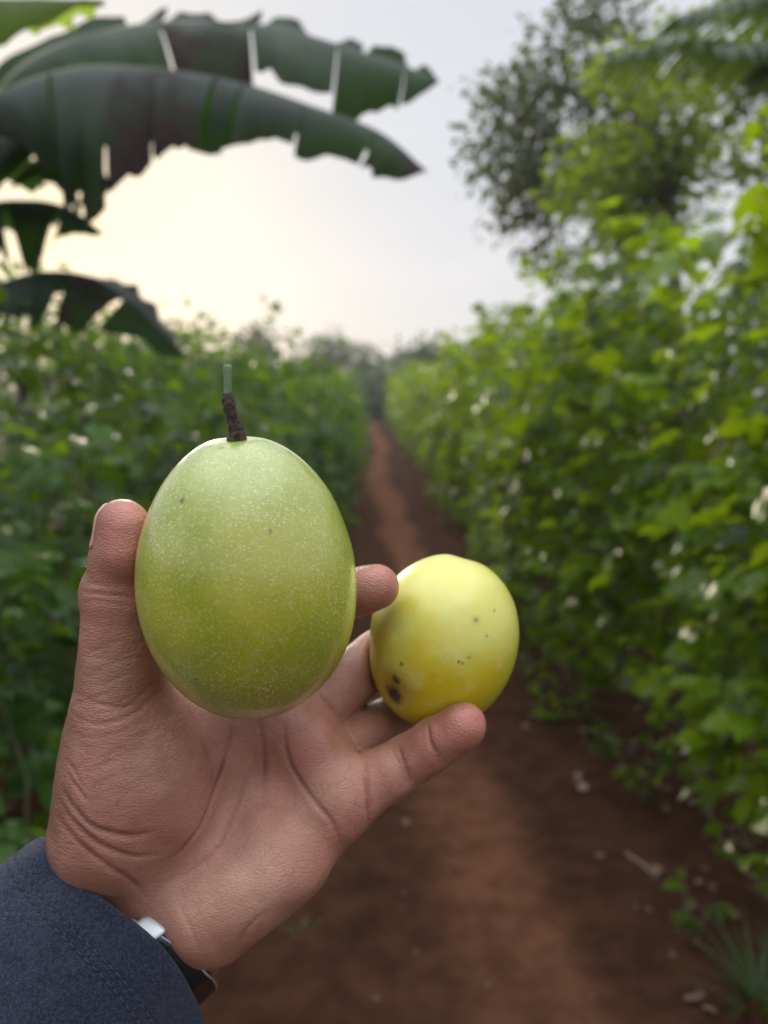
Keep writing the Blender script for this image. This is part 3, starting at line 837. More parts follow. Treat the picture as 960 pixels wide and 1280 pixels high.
def soil_mat(name, path):
    N = NT(name); co = N.obj()
    n1 = N.noise(co, 1.3, 5, .6); n2 = N.noise(co, 9, 5, .65); n3 = N.noise(co, 60, 4, .7)
    dark = N.rgb(N.ramp(n2, .3, .7), (.032, .0135, .007), (.064, .028, .014))
    col = dark
    if path:
        tr = N.at('trodden')
        lite = N.rgb(N.ramp(n2, .3, .7), (.090, .038, .019), (.155, .070, .038))
        f = N.math('ADD', tr, N.math('MULTIPLY', N.math('SUBTRACT', n1, .5), .55))
        col = N.rgb(N.ramp(f, .25, .85), dark, lite)
    col = N.rgb(N.math('MULTIPLY', N.ramp(n3, .62, .8), .5), col, (.16, .11, .08))
    h = N.math('ADD', N.math('MULTIPLY', n2, .6), N.math('MULTIPLY', n3, .35))
    b = N.bsdf(Base__Color=col, Roughness=.95, Normal=N.bump(h, .03, .9)); b.inputs['Specular IOR Level'].default_value = .08
    return N.done(b.outputs[0])

# ---- ground and path
def ground_z(x, y):
    p = np.stack([np.asarray(x, float), np.asarray(y, float), np.zeros(np.shape(x))], -1)
    fade = np.clip(1-np.hypot(p[..., 0], p[..., 1])/60, 0, 1)
    return (.035*vnoise(p*.9, 51)+.016*vnoise(p*3.1, 52))*fade-.03*np.exp(-((p[..., 0]-path_x(p[..., 1]))/.35)**2)*fade
def path_x(y): return .20+.13*np.sin(y*.33+.5)*np.exp(-y/40)-np.clip((y-7)/17, 0, 1.8)*.42
gx = np.concatenate([[-400, -150, -60, -25, -12], np.linspace(-6, 6, 97), [12, 25, 60, 150, 400]])
gy = np.concatenate([[-400, -100, -25, -8], np.linspace(-3, 16, 153), np.linspace(16.5, 40, 48), [46, 60, 90, 150, 400]])
X, Y = np.meshgrid(gx, gy); Zg = ground_z(X, Y)
def grid_faces(a, b):
    i, j = np.meshgrid(np.arange(a-1), np.arange(b-1), indexing='ij'); i = i.ravel(); j = j.ravel()
    return np.stack([i*b+j, i*b+j+1, (i+1)*b+j+1, (i+1)*b+j], 1)
g = link('ground', mesh_np('ground', np.stack([X, Y, Zg], -1).reshape(-1, 3), grid_faces(*X.shape)), soil_mat('dark_soil', False)); g['kind'] = 'structure'
u = np.linspace(-1, 1, 61); py_ = np.concatenate([np.linspace(-2, 12, 141), np.linspace(12.3, 38, 90)])
U, Yp = np.meshgrid(u, py_); wv = .06*vnoise(np.stack([Yp*2.2, np.sign(U), U*0], -1), 57)
Xp = path_x(Yp)+U*(.62+wv)
Zp = np.zeros_like(Xp)
# lie 4 mm above the ground grid (bilinear, as the ground sheet itself is)
def ground_mesh_z(x, y):
    i = np.clip(np.searchsorted(gx, x)-1, 0, len(gx)-2); j = np.clip(np.searchsorted(gy, y)-1, 0, len(gy)-2)
    s = (x-gx[i])/(gx[i+1]-gx[i]); t = (y-gy[j])/(gy[j+1]-gy[j])
    return Zg[j, i]*(1-s)*(1-t)+Zg[j, i+1]*s*(1-t)+Zg[j+1, i]*(1-s)*t+Zg[j+1, i+1]*s*t
Zp = ground_mesh_z(Xp, Yp)+.004+.010*(1-U**4)
pm = mesh_np('dirt_path', np.stack([Xp, Yp, Zp], -1).reshape(-1, 3), grid_faces(*Xp.shape))
_q = np.stack([Xp*2.2, Yp*.9, Xp*0], -1); attr(pm, 'trodden', (np.exp(-((U+.25*vnoise(_q*.6, 71))/(.34+.12*vnoise(_q*.8, 72)))**2)*(.85+.4*vnoise(_q*1.3, 73))+.35*np.clip((Yp-5)/8, 0, 1)*np.exp(-(U/.5)**2)).ravel())
pth = link('dirt_path', pm, soil_mat('trodden_soil', True)); pth['kind'] = 'structure'
def gz(x, y): return float(ground_mesh_z(np.array([x], float), np.array([y], float))[0])

# ---- vine hedges: shoots that arch out of a mass, leaves along them
def face_right(y): return np.interp(y, [0, 12, 40], [1.08, 1.10, .55])+.10*np.sin(y*1.1)+.08*np.sin(y*2.7+1)
def face_left(y): return -np.interp(y, [0, 2, 5, 10, 20, 40], [1.04, 1.0, .88, .74, .95, 2.1])+.07*np.sin(y*1.5+2)
def hedge(side, face, depth, top, y0, y1, per_m2, size, bottom0, seed, shoot_len=(.35, .9)):
    rg = np.random.RandomState(seed)
    P, D, Nn, S = [], [], [], []; stems = []
    sg = 1 if side == 'r' else -1
    area_y = y1-y0
    nsh = int(area_y*(top+depth*.7)*per_m2)
    for _ in range(nsh):
        y = rg.uniform(y0, y1); tp = top+.16*math.sin(y*1.9+seed)+.12*math.sin(y*4.3)+rg.normal(0, .05)
        bottom = bottom0 if side == 'l' else np.interp(y, [1, 3, 6, 12], [.52, .46, .30, .18])
        z = bottom+(tp-bottom)*rg.uniform(0, 1)**.85
        # hedge swells in the middle, is bare near the ground, rounds over at the top
        swell = .16*math.sin(math.pi*min(1, z/tp))-.30*max(0, (z-tp+.45)/.45)**2-.10*max(0, (.55-z)/.55)
        inn = abs(rg.normal(0, .22)) if rg.rand() < .62 else rg.uniform(0, depth)
        if rg.rand() < .22: z = tp-abs(rg.normal(0, .12)); inn = rg.uniform(0, depth)
        x = face(y)+sg*(inn-swell)
        L = rg.uniform(*shoot_len); ns = 7
        d = np.array([-sg*rg.uniform(.1, 1), rg.normal(0, .6), rg.uniform(-.2, .8)]); d /= np.linalg.norm(d)
        if z > tp-.2: d[2] = abs(d[2])+.25
        p = np.array([x, y, z]); pts = [p.copy()]
        for s_ in range(ns-1):
            d = d+np.array([0, 0, -.22])+rg.normal(0, .12, 3); d /= np.linalg.norm(d); p = p+d*L/(ns-1)
            if p[2] < bottom-.04: p[2] = bottom-.04+rg.uniform(0, .05)
            # no shoot reaches far into the path
            if sg*(p[0]-face(p[1])) < -.30: p[0] = face(p[1])-sg*.30
            pts.append(p.copy())
        stems.append(np.array(pts))
        nl = max(4, int(L/.075))
        Q = spline(np.array(pts), nl)
        for k in range(nl):
            a = rg.uniform(0, 6.28); ld = np.array([math.cos(a), math.sin(a), rg.uniform(-.9, .15)])
            ld[0] -= sg*.45
            nn = np.array([-sg*.55, 0, .8])+rg.normal(0, .42, 3)
            s = size*rg.uniform(.5, 1.2)*(1 if k < nl-2 else .6)
            P.append(Q[k]+ld/np.linalg.norm(ld)*s*.3); D.append(ld); Nn.append(nn); S.append(s)
    return np.array(P), np.array(D), np.array(Nn), np.array(S), stems
def build_hedge(name, label, side, face, depth, top, spans, bottom, mat, seed):
    org = np.array([face(3)+(.6 if side == 'r' else -.6), 3.0, 0.0])
    root = thing(name, org, label, 'hedge')
    sets = []; sm = MB()
    for i, (y0, y1, dens, size, tmp, dt) in enumerate(spans):
        P, D, Nn, S, st = hedge(side, face, depth, top+dt, y0, y1, dens, size, bottom, seed+i)
        sets.append(leaves(P, D, Nn, S, tmp))
        if i < 2 and len(spans) > 1:
            for q in st[::2]: sm.tube(q, .0028, 4, cap=False)
    # woody vines climbing up out of the ground
    rg = np.random.RandomState(seed+50)
    sg = 1 if side == 'r' else -1
    for y in (np.arange(.8, 12, .42) if len(spans) > 1 else np.arange(2, 12, 2.5)):
        x = face(y)+sg*rg.uniform(.2, .5); yy = y+rg.normal(0, .1)
        q = np.array([[x, yy, gz(x, yy)-.03], [x+rg.normal(0, .06), yy+rg.normal(0, .08), .35], [x+rg.normal(0, .1), yy+rg.normal(0, .12), .9], [x+rg.normal(0, .1), yy+rg.normal(0, .15), top-.2]])
        wm = MB(); wm.tube(spline(q, 14), np.linspace(.014, .006, 14), 6); link('woody_stem', wm.mesh('woody_stem', org), M_stem, parent=root)
    link('foliage', leaf_mesh('foliage', sets, org), mat, parent=root)
    if sm.V: link('shoots', sm.mesh('shoots', org), M_stem, parent=root)
    return root
build_hedge('vine_hedge', 'tall bright green vine hedge along the right edge of the dirt path', 'r', face_right, 1.3, 1.86,
    [(1.2, 3.2, 82, .105, VINE, .0), (3.2, 7, 60, .12, VINE, .02), (7, 14, 30, .15, VINE, 0), (14, 40, 9, .24, OVAL, .1)], .30, M_vine, 101)
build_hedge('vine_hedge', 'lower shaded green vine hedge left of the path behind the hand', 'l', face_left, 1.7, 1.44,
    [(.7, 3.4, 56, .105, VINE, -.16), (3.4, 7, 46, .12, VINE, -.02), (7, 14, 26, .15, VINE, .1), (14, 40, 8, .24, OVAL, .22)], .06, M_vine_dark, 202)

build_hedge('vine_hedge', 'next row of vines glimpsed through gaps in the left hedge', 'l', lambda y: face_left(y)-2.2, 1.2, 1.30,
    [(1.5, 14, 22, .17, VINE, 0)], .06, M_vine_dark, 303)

# ---- trees
def tree(name, label, cat, base, crown_c, crown_r, nclump, per, lsize, tmp, mat, seed, trunk_r=.12, clump_r=.5, holes=.0, group=None, simple_far=False):
    rg = np.random.RandomState(seed)
    base = np.asarray(base, float); cc = np.asarray(crown_c, float); cr = np.asarray(crown_r, float)
    org = base
    root = thing(name, org, label, cat, group)
    tk = MB()
    fork = base+(cc-base)*np.array([.55, .55, 1])-np.array([0, 0, cr[2]*.55])
    q = spline(np.array([base-[0, 0, .1], base+(fork-base)*.4+[rg.normal(0, .08), rg.normal(0, .08), 0], fork]), 10)
    tk.tube(q, np.linspace(trunk_r*1.25, trunk_r*.72, 10), 9)
    limbs = []
    for k in range(7):
        d = rand_dirs(1, rg)[0]; e = cc+d*cr*rg.uniform(.45, .75)
        md = (fork+e)/2+[rg.normal(0, .15)*cr[0], rg.normal(0, .15)*cr[1], .1*cr[2]]
        q = spline(np.array([fork-[0, 0, .05], md, e]), 10); limbs.append(q)
        tk.tube(q, np.linspace(trunk_r*.55, trunk_r*.16, 10), 6)
    lm = np.concatenate(limbs)
    cs = []
    while len(cs) < nclump:
        d = rand_dirs(1, rg)[0]; rr = rg.uniform(.15, 1)**.5*(1+.28*vnoise(d[None]*2.2, seed)[0])
        c = cc+d*cr*rr
        if holes and vnoise((c/np.mean(cr)*1.7)[None], seed+1)[0] < -.55+holes: continue
        cs.append(c)
    P, D, Nn, S = [], [], [], []
    for c in cs:
        k = np.argmin(np.linalg.norm(lm-c, axis=1)); a = lm[k]
        q = spline(np.array([a, (a+c)/2+rg.normal(0, .08, 3)*np.mean(cr)*.4, c]), 6)
        tk.tube(q, np.linspace(trunk_r*.12, trunk_r*.035, 6), 4, cap=False)
        for t_ in range(3):
            e = c+rand_dirs(1, rg)[0]*clump_r*np.array([1.2, 1.2, .6])
            tk.tube(np.array([c, (c+e)/2+[0, 0, .05*clump_r], e]), [trunk_r*.035, trunk_r*.028, trunk_r*.018], 3, cap=False)
        n = rg.poisson(per)
        o = rg.normal(size=(n, 3))*clump_r*np.array([.62, .62, .36])
        P.append(c+o); d = o/(np.linalg.norm(o, axis=1)[:, None]+1e-6)+rg.normal(0, .5, (n, 3)); d[:, 2] -= .35
        D.append(d); nn = rg.normal(0, .5, (n, 3)); nn[:, 2] += .8; Nn.append(nn); S.append(lsize*rg.uniform(.6, 1.25, n))
    P, D, Nn, S = map(np.concatenate, (P, D, Nn, S))
    link('trunk', tk.mesh('trunk', org), M_bark, parent=root)
    link('crown', leaf_mesh('crown', [leaves(P, D, Nn, S, tmp)], org), mat, parent=root)
    return root
def gp(px, d, z=None):            # a ground point in the column of px, d metres off
    x = (px-480)/FPX*d; y = d; return np.array([x, y, gz(min(max(x, -390), 390), min(y, 390))])
def sky_pt(px, py, d):            # a point up in the air seen there
    return at(px, py, d)
tree('broadleaf_tree', 'tall dark loose tree standing behind the right hedge against the pale sky', 'tree', gp(820, 13), sky_pt(730, 185, 13), (1.75, 1.8, 2.5), 120, 40, .16, OVAL, M_tree_dark, 301, .15, .42, .24)
tree('broadleaf_tree', 'bright green leafy tree rising above the right hedge under the palm fronds', 'tree', gp(850, 8.2), sky_pt(815, 175, 8.2), (.90, .9, 1.1), 84, 34, .115, OVAL, M_tree_green, 302, .09, .27, .34)
tree('broadleaf_tree', 'green tree with sky gaps at the right edge above the hedge', 'tree', gp(1080, 6.5), sky_pt(1000, 105, 6.5), (.8, .9, .65), 44, 36, .115, OVAL, M_tree_green, 309, .09, .26, .2)
tree('broadleaf_tree', 'small grey green tree far down the path near its vanishing point', 'tree', gp(428, 48), sky_pt(428, 446, 48), (2.3, 2.0, 1.5), 60, 26, .26, OVAL, M_far, 303, .12, .55, .1)
tree('broadleaf_tree', 'slim feathery tree poking above the left hedge by the cut stalk', 'tree', gp(312, 30), sky_pt(312, 440, 30), (1.0, 1.0, 1.1), 32, 26, .2, OVAL, M_far, 304, .09, .4, .1)
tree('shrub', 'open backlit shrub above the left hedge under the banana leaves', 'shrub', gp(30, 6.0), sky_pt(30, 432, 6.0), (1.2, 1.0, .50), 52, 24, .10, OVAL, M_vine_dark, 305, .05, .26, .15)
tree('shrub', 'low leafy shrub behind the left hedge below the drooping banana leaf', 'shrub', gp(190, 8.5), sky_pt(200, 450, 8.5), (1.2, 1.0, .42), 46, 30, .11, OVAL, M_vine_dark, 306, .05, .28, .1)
tree('broadleaf_tree', 'rounded yellow green tree at the far end of the right hedge', 'tree', gp(560, 36), sky_pt(556, 468, 36), (2.2, 3.0, 1.6), 90, 40, .26, OVAL, M_far, 307, .13, .6)
tree('broadleaf_tree', 'dark rounded tree closing the far end of the path', 'tree', gp(478, 44), sky_pt(476, 497, 44), (2.6, 2.2, 1.7), 90, 44, .3, OVAL, M_far, 308, .14, .6)
# far-off wood along the horizon
def far_wood():
    rg = np.random.RandomState(77); P, D, Nn, S = [], [], [], []
    for k in range(150):
        a = rg.uniform(-1.05, 1.05); d = rg.uniform(62, 105); c = np.array([math.sin(a)*d, math.cos(a)*d, 0])
        h = rg.uniform(2.5, 5.2); n = 60
        o = rand_dirs(n, rg)*np.array([3.2, 3.2, h/2])*rg.uniform(.7, 1.05, (n, 1)); P.append(c+o+[0, 0, h/2])
        D.append(o+rg.normal(0, .6, (n, 3))); nn = rg.normal(0, .5, (n, 3)); nn[:, 2] += .7; Nn.append(nn); S.append(rg.uniform(.8, 1.6, n))
    V = leaves(*map(np.concatenate, (P, D, Nn, S)), OVAL)
    o = link('far_wood', leaf_mesh('far_wood', [V], (0, 80, 0)), M_far, loc=(0, 80, 0)); tag(o, 'low hazy line of woodland far beyond the hedges', 'woodland', None, 'stuff')
far_wood()

# ---- banana plant
def banana_mat(name, dark, light, trans, tw):
    N = NT(name); co = N.obj()
    uvw = N.at('across'); dry = N.at('dry')
    n1 = N.noise(co, 3, 3); ribs = N.math('SINE', N.math('MULTIPLY', N.at('along'), 900.0))
    f = N.math('ADD', N.ramp(n1, .3, .7, 0, .8), N.math('MULTIPLY', ribs, .08), True)
    col = N.rgb(f, dark, light)
    col = N.rgb(dry, col, N.rgb(N.noise(co, 30, 4), (.018, .012, .012), (.07, .05, .052)))
    b = N.bsdf(Base__Color=col, Roughness=N.math('ADD', N.math('MULTIPLY', dry, .4), .5), Normal=N.bump(ribs, .002, .4)); b.inputs['Specular IOR Level'].default_value = .16
    t = N.n('ShaderNodeBsdfTranslucent', Color=N.rgb(dry, c4(*trans), c4(.03, .018, .01)))
    return N.done(N.n('ShaderNodeMixShader', i0=tw, i1=b.outputs[0], i2=t.outputs[0]).outputs[0])
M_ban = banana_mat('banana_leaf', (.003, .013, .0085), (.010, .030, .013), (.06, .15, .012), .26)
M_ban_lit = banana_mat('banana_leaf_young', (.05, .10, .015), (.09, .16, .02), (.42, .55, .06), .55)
M_rib = simple('banana_midrib', (.16, .20, .07), .45, nscale=20, var=.25)
def banana_leaf(root, org, mid, wid, fold, seed, mat, tears=(), dry=(), side_up=None, label=None, far=1.0):
    """mid: world points along the midrib; wid(u): half width; fold: how steeply the halves hang (0 flat .. 1 straight down)"""
    rg = np.random.RandomState(seed)
    n = 120; C = spline(np.asarray(mid, float), n); T = np.gradient(C, axis=0); T /= np.linalg.norm(T, axis=1)[:, None]
    up = np.array([0, 0, 1.0]) if side_up is None else np.asarray(side_up, float)
    B = np.cross(T, up); B /= np.linalg.norm(B, axis=1)[:, None]; Nn = np.cross(B, T)
    Ls = np.concatenate([[0], np.cumsum(np.linalg.norm(np.diff(C, axis=0), axis=1))]); Ltot = Ls[-1]
    V, F, AC, AL, DR = [], [], [], [], []; nv = 0
    for sgn in (-1, 1):
        # cut the half blade into strips at the tears
        cuts = sorted([0.0]+[t for s_, t, w_ in tears if s_ == sgn]+[1.0])
        gap = {t: w_ for s_, t, w_ in tears if s_ == sgn}
        for a, b in zip(cuts[:-1], cuts[1:]):
            ns = max(5, int((b-a)*110)); us = np.linspace(a, b, ns); m_ = 11; vs = np.linspace(0, 1, m_)
            ga, gb = gap.get(a, 0), gap.get(b, 0)
            twist = rg.normal(0, .12); fo = np.clip((fold[0 if sgn < 0 else 1])+rg.normal(0, .06), -.6, 1.05); lenf = rg.uniform(.92, 1.06) if len(cuts) > 2 else 1
            dr = max([d_[3] for d_ in dry if d_[0] == sgn and d_[1] <= (a+b)/2 <= d_[2]]+[0])
            grid = []
            for v in vs:
                # strips narrow towards the margin where they are torn
                uu = a+ga*v+(us-a)/(b-a)*((b-gb*v)-(a+ga*v)) if (ga or gb) else us
                sweep = .055*v                                    # veins run slightly towards the tip
                u2 = np.clip(uu+sweep*(1-uu)*.8, 0, 1)
                k = u2*(n-1)
                c = np.stack([np.interp(k, np.arange(n), C[:, q]) for q in range(3)], 1)
                bb = np.stack([np.interp(k, np.arange(n), B[:, q]) for q in range(3)], 1)
                nn = np.stack([np.interp(k, np.arange(n), Nn[:, q]) for q in range(3)], 1)
                w = np.array([wid(q) for q in u2])*(far if sgn < 0 else 1)*lenf*(1+.13*vnoise(np.stack([uu*26, uu*0+sgn*3, uu*0], -1), seed+40)*v+.07*vnoise(np.stack([uu*70, uu*0+sgn*3, uu*0], -1), seed+41)*v)
                w = w*(1+.035*np.sin(uu*47+seed)+.03*np.sin(uu*23+2*seed))
                # arc: leaves the rib rising a little, then bends over and hangs
                th0 = -.15+fo*.5; th1 = th0+fo*1.35+twist*v
                ang = th0+(th1-th0)*v
                out = w*(np.sin(th1*v)/(th1+1e-6) if abs(th1) > .05 else v)
                # integrate direction along the arc
                tt = np.linspace(0, v, 8); an = th0+(th1-th0)*tt
                ho = np.trapezoid(np.cos(an), tt) if hasattr(np, 'trapezoid') else np.trapz(np.cos(an), tt)
                ve = np.trapezoid(np.sin(an), tt) if hasattr(np, 'trapezoid') else np.trapz(np.sin(an), tt)
                p = c+sgn*bb*(w*ho)[:, None]-nn*(w*ve)[:, None]
                p = p+nn*(.010*np.sin(uu*60+seed*3)*v)[:, None]+(nn*vnoise(p*5, seed)[:, None])*.03*v
                if fo > .5: p[:, 2] -= .0
                grid.append(p)
            Gd = np.array(grid)                                   # m_ x ns x 3
            V.append(Gd.reshape(-1, 3)); i, j = np.meshgrid(np.arange(m_-1), np.arange(ns-1), indexing='ij'); i = i.ravel(); j = j.ravel()
            F.append(np.stack([i*ns+j, i*ns+j+1, (i+1)*ns+j+1, (i+1)*ns+j], 1)+nv); nv += m_*ns
            AC.append(np.repeat(vs, ns)); AL.append(np.tile(us*Ltot*.25, m_))
            nz = vnoise(Gd.reshape(-1, 3)*np.array([9, 9, 3.5]), seed+5)+.5*vnoise(Gd.reshape(-1, 3)*24, seed+6); vv = np.repeat(vs, ns)
            dn = np.clip(dr*(.25+1.5*nz+.9*vv), 0, 1) if dr else np.clip((vv-.93+.05*nz)*7, 0, .6)
            DR.append(dn)
    me = mesh_np('leaf', np.concatenate(V)-org, np.concatenate(F))
    attr(me, 'across', np.concatenate(AC)); attr(me, 'along', np.concatenate(AL)); attr(me, 'dry', np.concatenate(DR))
    lf = link('leaf', me, mat, parent=root)
    if label: lf['label'] = label
    rb = MB(); rb.tube(C-Nn*.012, np.linspace(.024, .003, n), 8)
    link('midrib', rb.mesh('midrib', org), M_rib, parent=lf)
    return lf
BO = gp(-150, 3.1)
ban = thing('banana_plant', BO, 'dark backlit banana plant arching torn leaves over the path from the left', 'banana plant')
ps = MB(); topb = BO+[.03, 0, 2.1]
ps.tube(spline(np.array([BO-[0, 0, .1], BO+[.02, .02, .8], topb]), 14), np.linspace(.125, .075, 14), 16)
link('pseudostem', ps.mesh('pseudostem', BO), bark_mat('banana_stem', (.05, .06, .025), (.14, .14, .06), 8), parent=ban)
def wf(*kv):
    xs, ys = zip(*kv); return lambda u: float(np.interp(u, xs, ys))
# upper leaf reaching out to the right
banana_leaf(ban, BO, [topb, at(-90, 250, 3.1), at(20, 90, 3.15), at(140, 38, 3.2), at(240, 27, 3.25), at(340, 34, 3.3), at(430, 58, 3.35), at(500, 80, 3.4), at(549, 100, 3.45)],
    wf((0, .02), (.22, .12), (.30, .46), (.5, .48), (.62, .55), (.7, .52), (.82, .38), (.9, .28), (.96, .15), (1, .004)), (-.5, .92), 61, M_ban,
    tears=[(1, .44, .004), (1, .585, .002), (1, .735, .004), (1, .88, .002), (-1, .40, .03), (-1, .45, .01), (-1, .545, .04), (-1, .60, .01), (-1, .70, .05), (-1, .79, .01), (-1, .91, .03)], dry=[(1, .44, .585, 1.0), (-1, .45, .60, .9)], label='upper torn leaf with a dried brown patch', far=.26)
# nearer leaf below it, blades hanging
banana_leaf(ban, BO, [topb+[0, -.05, 0], at(-110, 260, 2.9), at(-20, 135, 2.8), at(80, 88, 2.78), at(180, 84, 2.78), at(290, 100, 2.8), at(390, 132, 2.82), at(475, 165, 2.85), at(534, 214, 2.88)],
    wf((0, .02), (.22, .05), (.30, .50), (.42, .78), (.50, .74), (.58, .56), (.68, .42), (.78, .26), (.86, .24), (.93, .26), (.98, .15), (1, .004)), (.35, .90), 62, M_ban,
    tears=[(1, .36, .006), (1, .475, .004), (1, .53, .002), (1, .605, .007), (1, .645, .008), (1, .74, .002), (1, .87, .007), (-1, .5, .006), (-1, .7, .006)], dry=[(1, .475, .625, 1.0), (1, .9, 1, .5)], label='long hanging leaf with slits and a browned tip', far=.75)
# leaf pointing back at the left, its hanging blade fills the corner
banana_leaf(ban, BO, [topb+[.05, .05, 0], at(-130, 300, 3.2), at(-80, 180, 3.2), at(-10, 135, 3.15), at(55, 150, 3.1), at(105, 185, 3.1), at(140, 232, 3.1)],
    wf((0, .03), (.3, .1), (.42, .45), (.7, .50), (.85, .36), (1, .01)), (.7, .9), 63, M_ban,
    tears=[(1, .55, .02), (1, .8, .02), (-1, .5, .03), (-1, .75, .03)], label='short folded leaf hanging beside the stem')
# low drooping leaf
banana_leaf(ban, BO, [topb+[.05, -.02, -.1], at(-70, 400, 3.0), at(10, 350, 2.95), at(90, 340, 2.95), at(160, 372, 2.95), at(232, 446, 2.98)],
    wf((0, .02), (.3, .16), (.5, .32), (.75, .28), (.92, .14), (1, .005)), (.3, .9), 64, M_ban,
    tears=[(1, .62, .02), (1, .8, .02), (-1, .6, .02)], dry=[(1, .62, .8, .8)], label='low drooping leaf with a dried edge')
banana_leaf(ban, BO, [topb+[.0, .02, -.05], at(-90, 330, 3.2), at(-30, 262, 3.2), at(40, 250, 3.25), at(90, 262, 3.3), at(130, 292, 3.35)],
    wf((0, .02), (.25, .15), (.45, .42), (.7, .34), (.85, .18), (1, .005)), (.2, .88), 66, M_ban,
    tears=[(1, .5, .03), (1, .75, .04)], label='small ragged leaf over the glow of the sun')
# young leaf close overhead, light shining through
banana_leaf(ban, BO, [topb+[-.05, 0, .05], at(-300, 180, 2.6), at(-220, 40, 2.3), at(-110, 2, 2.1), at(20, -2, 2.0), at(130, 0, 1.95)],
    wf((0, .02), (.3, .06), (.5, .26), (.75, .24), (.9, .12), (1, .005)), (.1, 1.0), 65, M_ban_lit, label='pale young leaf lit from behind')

# ---- palm, only its hanging fronds reach into the picture
PO = gp(1135, 5.2)
palm = thing('palm_tree', PO, 'palm with dark drooping fronds in the upper right corner', 'palm tree')
ptop = PO+[-.08, 0, 2.62]
pt = MB(); pt.tube(spline(np.array([PO-[0, 0, .1], PO+[.05, .03, 1.3], ptop]), 20), np.linspace(.15, .10, 20), 14)
link('trunk', pt.mesh('trunk', PO), bark_mat('palm_bark', (.05, .04, .03), (.15, .12, .09), 12), parent=palm)
def frond(end, rise, seed, mat, leaf_len=.42, label=None):
    rg = np.random.RandomState(seed); end = np.asarray(end, float)
    md = (ptop+end)/2+[0, 0, rise]
    C = spline(np.array([ptop, (ptop+md)/2+[0, 0, rise*.35], md, (md+end)/2+[0, 0, rise*.25], end]), 60)
    T = np.gradient(C, axis=0); T /= np.linalg.norm(T, axis=1)[:, None]
    mb = MB(); mb.tube(C, np.linspace(.02, .004, 60), 6)
    V, F = [], []; nv = 0
    for k in range(9, 60):
        for sg in (-1, 1):
            B = np.cross(T[k], [0, 0, 1.0]); B /= np.linalg.norm(B); l = leaf_len*math.sin(math.pi*(k-5)/62)**.6*rg.uniform(.85, 1.1)
            d = sg*B*.8+T[k]*.55+np.array([0, 0, .1]); d /= np.linalg.norm(d); p = C[k]; w = .021; rows = []
            for s_ in range(6):
                ww = w*(1-(s_/5)**2)+.001; wd = np.cross(d, [0, 0, 1.0]); wd /= np.linalg.norm(wd)+1e-9
                rows += [p-wd*ww, p+wd*ww]
                d = d+np.array([0, 0, -.22])+rg.normal(0, .03, 3); d /= np.linalg.norm(d); p = p+d*l/5
            V += rows; F += [(nv+2*s_, nv+2*s_+1, nv+2*s_+3, nv+2*s_+2) for s_ in range(5)]; nv += 12
    mb2 = MB(); mb2.add(np.array(V), np.array(F))
    f = link('frond', mb2.mesh('frond', PO), mat, parent=palm)
    link('midrib', mb.mesh('midrib', PO), M_rib, parent=f)
    if label: f['label'] = label
frond(at(770, 70, 4.9), .42, 1, M_palm);
frond(at(850, 20, 4.3), .5, 3, M_palm); frond(at(890, 60, 4.0), .35, 7, M_palm); frond(at(800, -60, 6.0), .45, 4, M_palm); frond(at(960, 80, 4.2), .4, 5, M_palm)
for k, (ax_, ay_) in enumerate(((1.4, .4), (1.2, 1.2), (.3, 1.6), (1.0, -1.0), (.1, -1.4))):
    frond(ptop+[ax_, ay_, -.3], .5, 10+k, M_palm)

# ---- small growth and litter on the ground
def tuft(label, x, y, h, n, seed, spread=.5):
    rg = np.random.RandomState(seed); o = np.array([x, y, gz(x, y)]); mb = MB()
    for _ in range(n):
        a = rg.uniform(0, 6.28); b = o+np.array([math.cos(a), math.sin(a), 0])*rg.uniform(0, .04); b[2] -= .01
        d = np.array([math.cos(a)*rg.uniform(.1, spread), math.sin(a)*rg.uniform(.1, spread), 1]); l = h*rg.uniform(.5, 1.1); w = rg.uniform(.003, .0055)
        p = b; rows = []; s_ = np.array([-math.sin(a), math.cos(a), 0])
        for k in range(7):
            ww = w*(1-(k/6)**1.6)+.0004; rows += [p-s_*ww, p+s_*ww]
            d = d+np.array([math.cos(a)*.10, math.sin(a)*.10, -.10]); p = p+d/np.linalg.norm(d)*l/6
        mb.add(rows, [(2*k, 2*k+1, 2*k+3, 2*k+2) for k in range(6)])
    t = link('grass_tuft', mb.mesh('grass_tuft', o), M_grass, loc=o)
    tag(t, label, 'grass tuft', 'grass tufts by the path'); return t
def gpix(px, py):                 # where the line of sight meets the ground
    d = cam_pt(px, py, 1.0); w = d[0]*AX_R+d[1]*AX_U+d[2]*AX_F; k = -CAMZ/w[2]; p = CAM+w*k; return p[0], p[1]
x, y = gpix(945, 1262); tuft('thin green grass tuft at the lower right corner of the path', x, y, .24, 60, 5, .8)
x, y = gpix(1015, 1230); tuft('grass tuft half cut off by the right edge', x, y, .26, 26, 6, .6)
x, y = gpix(372, 1180); tuft('tiny grass tuft in the soil just below the hand', x, y, .07, 10, 7, .9)
x, y = gpix(-40, 1040); tuft('long grass at the left edge below the hedge', x, y, .55, 30, 8, .5)
